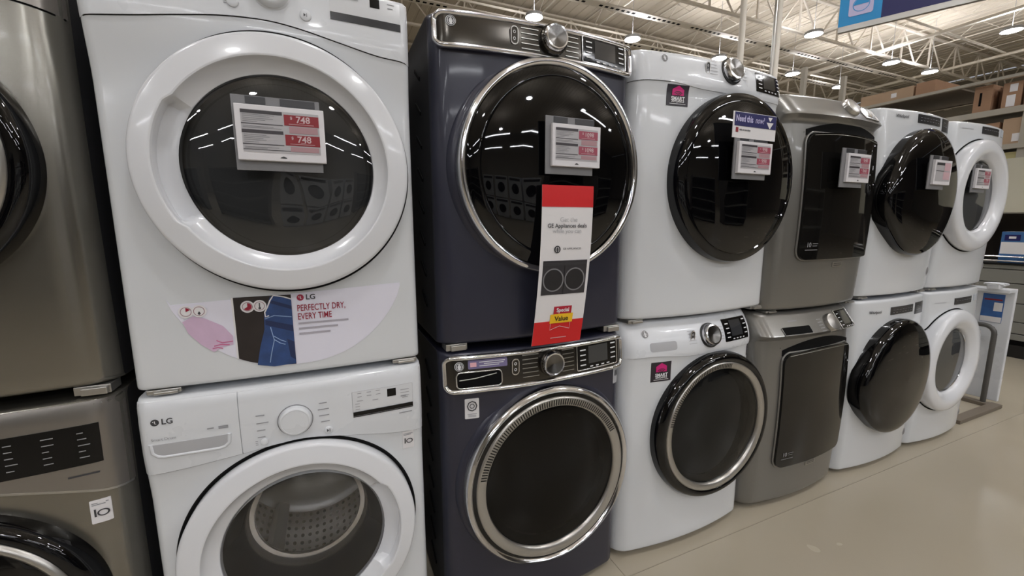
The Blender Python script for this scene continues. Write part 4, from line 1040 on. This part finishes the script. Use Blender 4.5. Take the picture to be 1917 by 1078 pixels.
hb = None
for i, (x, y) in enumerate(spots):
    if hb is None: hb = high_bay(x, y)
    else: c = dup(hb); c.location = (x, y, 6.15)
def tube_lamp(x, y, z=4.6, L=2.4):
    t = thing('tube_lamp', 'long white tube lamp hung over the aisle behind the viewer', 'lamp', (x, y, z), 0, 'tube lamps behind the viewer')
    b = MB(); b.box(-L/2, L/2, -.05, .05, .015, .07); b.build('housing', LGREY, t, smooth=0, bevel=.004)
    b = MB(); b.box(-L/2+.02, L/2-.02, -.045, .045, -.01, .014); b.build('diffuser', TUBE, t, smooth=0)
    b = MB()
    for s in (-.9, .9): b.tube([(s, 0, .07), (s, 0, CZ-z)], .004, 5)
    b.build('hanging_wire', LGREY, t, smooth=0)
    return t
tl = None
for y, xs_ in ((-8.2, (-6, -2.6, .6, 4.0, 8)), (-11.5, (-7, -3.4, 0, 3.4, 7, 11)), (-4.2, (-5, 6.2))):
    for x in xs_:
        if tl is None: tl = tube_lamp(x, y)
        else: c = dup(tl); c.location = (x, y, 4.6)

# hanging aisle sign
t = thing('aisle_sign', 'blue hanging aisle sign with a washing machine symbol on its light blue end', 'sign', (5.36, 1.67, 3.29), 0)
ang = math.atan2(-.875, .42); t.rotation_euler.z = ang
b = MB(); b.box(0, 2.6, -.02, .02, 0, .055); b.build('sign_rail', SATIN, t, smooth=0, bevel=.004)
b = MB(); b.box(0, .33, -.016, .016, .055, .62); e = b.build('light_blue_panel', SKYB, t, smooth=0)
b = MB(); b.box(.33, 2.6, -.016, .016, .055, .62); e2 = b.build('navy_panel', BLUEN, t, smooth=0)
b = MB(); P = rrect(.075, .265, .13, .33, .02); b.prism_y([(x, z) for x, z in P], -.019, -.016); sy = b.build('symbol_plate', LILAC, e, smooth=0)
b = MB(); b.lathe([(.066, 0), (.060, 0)], .17, .225, n=40, y0=-.0205); b.build('drum_circle', SKYB, sy, smooth=0)
b = MB(); b.poly([(.17+.058*cos(pi*k/16), -.0205, .225+.058*sin(pi*k/16)) for k in range(17)]); b.build('water_symbol', SKYB, sy, smooth=0)
b = MB(); b.tube([(.3, 0, .62), (.3, 0, 2.6)], .006, 6); b.tube([(2.3, 0, .62), (2.3, 0, 2.6)], .006, 6); b.build('hanging_wire', SATIN, t, smooth=0)

# display board on a tube stand, at the end of the row
t = thing('display_board', 'white upright display board with a blue poster, at the end of the row', 'display board', (5.05, .06, 0))
b = MB(); b.box(0, .03, 0, .85, .03, .89); b.build('board', WHITEP, t, smooth=0, bevel=.006)
b = MB(); b.box(-.10, .04, .004, .84, .872, .897); b.build('top_ledge', WHITEP, t, smooth=0, bevel=.004)
b = MB(); b.box(-.003, 0, .050, .165, .632, .848); po = b.build('poster', mat('poster_blue', (52, 96, 158), .35, vary=.4, vscale=18), t, smooth=0)
b = MB(); b.box(-.0045, -.003, .052, .163, .634, .675); b.box(-.0045, -.003, .055, .10, .72, .785); b.build('poster_white_area', PAPER, po, smooth=0)
b = MB(); b.box(-.0045, -.003, .06, .155, .80, .812); b.build('poster_red_line', REDT, po, smooth=0)
b = MB(); b.box(-.02, 0, .14, .19, .50, .56); b.build('socket_box', WHITER, t, smooth=0, bevel=.003)
t = thing('tube_stand', 'grey bent-tube stand with flat foot in front of the white display board', 'stand', (5.0, .05, 0))
tm = mat('stand_grey', (86, 84, 82), .4, .3)
P = [(-.03, .30, .618), (-.03, .12, .618)]+[(-.03, .12-.06*sin(a), .618-.06+.06*cos(a)) for a in (.4, .8, 1.2, 1.57)]+[(-.03, .06, .2), (-.03, .06, .012)]
b = MB(); b.tube(P, .016, 10); b.build('bent_tube', tm, t, smooth=60)
b = MB(); b.box(-.62, .02, -.03, .03, 0, .028); b.box(-.06, .0, .03, .5, 0, .028); b.build('foot_bar', mat('foot_brown_grey', (112, 102, 90), .5), t, smooth=0, bevel=.003)
# white cable coils and adapters on top of the board / machines
for i, (x, y, z, lab) in enumerate(((4.93, .14, .90, 'white cable coil with plug lying on the display board ledge, nearer the viewer'), (4.97, .36, .90, 'white cable coil and adapter on the ledge beside the end dryer'))):
    t = thing('cable_coil', lab, 'cable', (x, y, z))
    b = MB()
    for q in range(2): b.tube([(.045*cos(a*.5+q), .05*sin(a*.5)-.01*q, .012+.03*abs(sin(a*.25))+.004*q) for a in range(13)], .006, 7)
    b.build('cable', WHITEP, t, smooth=60)
    b = MB(); b.box(-.035, .02, -.04, .03, 0, .035); b.build('plug', WHITER, t, smooth=0, bevel=.008)

# ---- far gondola and pallet rack (facing the viewer, running along y)
GX = 6.83
t = thing('gondola_shelf', 'grey slatted gondola base with rails under a khaki fascia panel', 'shelf', (GX, -1.2, 0))
b = MB(); b.box(.04, 1.0, 0, 3.6, .0, .13); b.build('plinth', BLACK, t, smooth=0)
zz = [.185, .255, .375, .565, .765, .905, .955]
for a, c in zip(zz, zz[1:]):
    b = MB(); b.box(0, .9, 0, 3.6, a+.004, c-.004); b.build('slat_board', SHELFG, t, smooth=0, bevel=.003)
b = MB(); b.box(-.02, .9, 0, 3.6, .955, .970); b.build('shelf_deck', BLACK, t, smooth=0)
b = MB(); b.box(.9, .96, 0, 3.6, .97, 1.48); b.build('back_panel', mat('shelf_back_brown', (72, 64, 58), .7), t, smooth=0)
for z in (.99, 1.035):
    b = MB(); b.tube([(-.01, 0, z), (-.01, 3.6, z)], .008, 8); b.build('front_rail', CHROME if z > 1 else SATIN, t, smooth=60)
b = MB(); b.box(-.03, .0, 0, 3.6, 1.482, 2.02); b.build('fascia_panel', GREEN_GREY, t, smooth=0)
b = MB(); b.box(0, .96, 0, 3.6, 2.0, 2.02); b.build('canopy_deck', SHELFG, t, smooth=0)
for y in (1.78, 1.83, 1.88):
    b = MB(); b.box(.6, .64, y, y+.028, .97, 1.48); b.build('rear_tube', SATIN, t, smooth=0)
t = thing('product_box', 'blue and white product box standing on the rail shelf of the grey gondola', 'box', (GX+.03, .50, .972))
b = MB(); b.box(0, .2, 0, .245, 0, .315); b.build('carton', mat('carton_blue', (60, 104, 156), .45), t, smooth=0, bevel=.002)
b = MB(); b.box(-.001, 0, .005, .24, .09, .21); b.build('white_front', PAPER, t, smooth=0)
b = MB(); b.box(-.0015, 0, .11, .22, .225, .285); b.build('navy_label', BLUEN, t, smooth=0)
b = MB(); b.box(-.002, 0, .14, .19, .245, .268); b.box(-.0022, 0, .16, .215, .118, .126); b.build('label_print', PAPER, t, smooth=0)
b = MB(); b.box(-.002, 0, .0, .06, .0, .24); b.build('maroon_stripe', mat('carton_maroon', (120, 40, 66), .5), t, smooth=0)
b = MB(); b.box(GX+.05, GX+.3, .18, .49, .972, 1.30); tag(b.build('product_carton', mat('carton_dark_red', (92, 30, 44), .5), smooth=0, bevel=.002), 'dark red product carton at the right picture edge beside the blue box', 'box')
# pallet rack above
RK = mat('rack_paint', (170, 164, 152), .5)
RX = GX+.12
t = thing('pallet_rack', 'beige steel storage rack loaded with cardboard cartons above the gondola', 'rack', (RX, -1.2, 2.02))
for y in (0, 1.91, 4.2):
    for x in (0, .95):
        b = MB(); b.box(x, x+.06, y, y+.06, 0, 1.6); b.build('upright', RK, t, smooth=0)
for z, hh in ((.11, .05), (.47, .06), (.82, .03)):
    for x in (-.02, .95):
        b = MB(); b.box(x, x+.05, 0, 4.2, z, z+hh); b.build('beam', RK, t, smooth=0)
    b = MB(); b.box(.03, .95, (2.5 if z > .8 else 0), 4.2, z+hh-.02, z+hh-.002); b.build('deck', mat('rack_deck', (104, 94, 82), .7), t, smooth=0)
def carton(y0, y1, z0, h, m, lab, lb=None, hole=False, d=.55, x=RX+.02, grp=None):
    t = thing('cardboard_carton', lab, 'carton', (x, y0, z0), 0, grp)
    b = MB(); b.box(0, d, 0, y1-y0, 0, h); b.build('carton_body', m, t, smooth=0, bevel=.004)
    b = MB(); b.box(-.001, d, (y1-y0)*.48, (y1-y0)*.53, h, h+.001); b.build('tape', CARDL, t, smooth=0)
    w = y1-y0
    if lb:
        for (a, c, e, f) in lb:
            b = MB(); b.box(-.0015, 0, a*w, c*w, e*h, f*h); b.build('paper_label', PAPER, t, smooth=0)
    if hole:
        b = MB(); b.box(-.002, 0, w*.55, w*.68, h*.25, h*.75); b.build('hand_hole', BLACKM, t, smooth=0)
    return t
D2 = mat('cardboard_dark', (112, 84, 66), .8, vary=.08)
zt = 2.02+.47+.06; zb = 2.02+.11+.05
carton(1.02, 1.16, zt, .27, CARD, 'brown carton with dark hand hole, leftmost on the upper rack shelf', hole=True)
carton(.965, 1.00, zt, .24, D2, 'narrow dark brown carton pushed back between two larger cartons', x=RX+.12)
carton(.805, .945, zt, .25, CARD, 'brown carton carrying two white labels on the upper rack shelf', [(.25, .65, .62, .92), (.30, .75, .05, .5)])
carton(.55, .790, zt, .26, D2, 'brown carton with wide white label at right edge of upper rack shelf', [(.3, .95, .05, .35)])
carton(.93, 1.16, zb, .24, CARD, 'brown carton with grey label, left on the lower rack shelf', [(.25, .6, .2, .5)])
carton(.66, .905, zb, .26, CARDL, 'pale brown carton with white label on the lower rack shelf, by the end dryer', [(.38, .68, .1, .4)], hole=False)
carton(.40, .64, zb, .25, CARD, 'brown carton at right picture edge on the lower rack shelf', [(.2, .7, .1, .4)])
b = MB(); b.box(RX+.02, RX+.3, .73, .86, 2.022, 2.10); tag(b.build('small_carton', mat('carton_yellowish', (190, 180, 130), .6), smooth=0, bevel=.002), 'small yellowish carton on top of the khaki fascia', 'carton')
carton(1.70, 2.25, 2.02+.85, .13, CARDL, 'long low brown carton behind the silver-knob dryer, left of the pair', [(.3, .4, .3, .7)], x=RX+.02)
carton(1.50, 1.68, 2.02+.85, .14, CARD, 'reddish brown carton above the black glass door dryer, right of the pair', x=RX+.02)

# far grey sectional door on the far wall and rows of stock further down
solid('door_1', mat('sectional_grey', (128, 124, 114), .6, vary=.05, vscale=2, stretch=(1, 1, 8)), FX1-.06, FX1-.005, -2, 9, 0, 4.2)

# ---- the other side of the aisle (seen mirrored in the dark doors)
OG = mat('opposite_shelf', (78, 74, 70), .6)
for i, x in enumerate((-6.4, -3.0, 3.3, 6.7)):
    t = thing('store_shelf', 'dark shelf bay across the aisle, mirrored in the black doors', 'shelf', (x, -5.4, 0), 0, 'shelf bays across the aisle')
    for q in (0, 2.35):
        b = MB(); b.box(q, q+.05, -.6, 0, 0, 2.2); b.build('side_panel', OG, t, smooth=0)
    for z in (.1, .6, 1.1, 1.6, 2.1):
        b = MB(); b.box(.05, 2.35, -.6, 0, z, z+.04); b.build('shelf_board', SHELFG, t, smooth=0)
    b = MB(); b.box(.05, 2.35, -.62, -.6, .1, 2.2); b.build('back_panel', OG, t, smooth=0)
for i, (x, y) in enumerate(((-.2, -5.2), (.6, -5.2), (1.4, -5.2), (2.2, -5.2))):
    for z in (0, .92):
        t = thing('white_appliance', 'white boxy appliance across the aisle, mirrored in the black doors', 'appliance', (x, y, z), 0, 'white appliances across the aisle')
        b = MB(); b.box(0, .70, -.7, 0, .02, .90); b.build('appliance_body', WHITE, t, smooth=0, bevel=.01)
        b = MB(); b.lathe([(.2, -.01), (.2, .03), (.0005, .04)], .35, .45, n=32); b.build('appliance_door', BLACKG, t, smooth=40)
        b = MB(); b.box(.05, .65, -.01, .006, .76, .85); b.build('appliance_panel', DGREY, t, smooth=0)
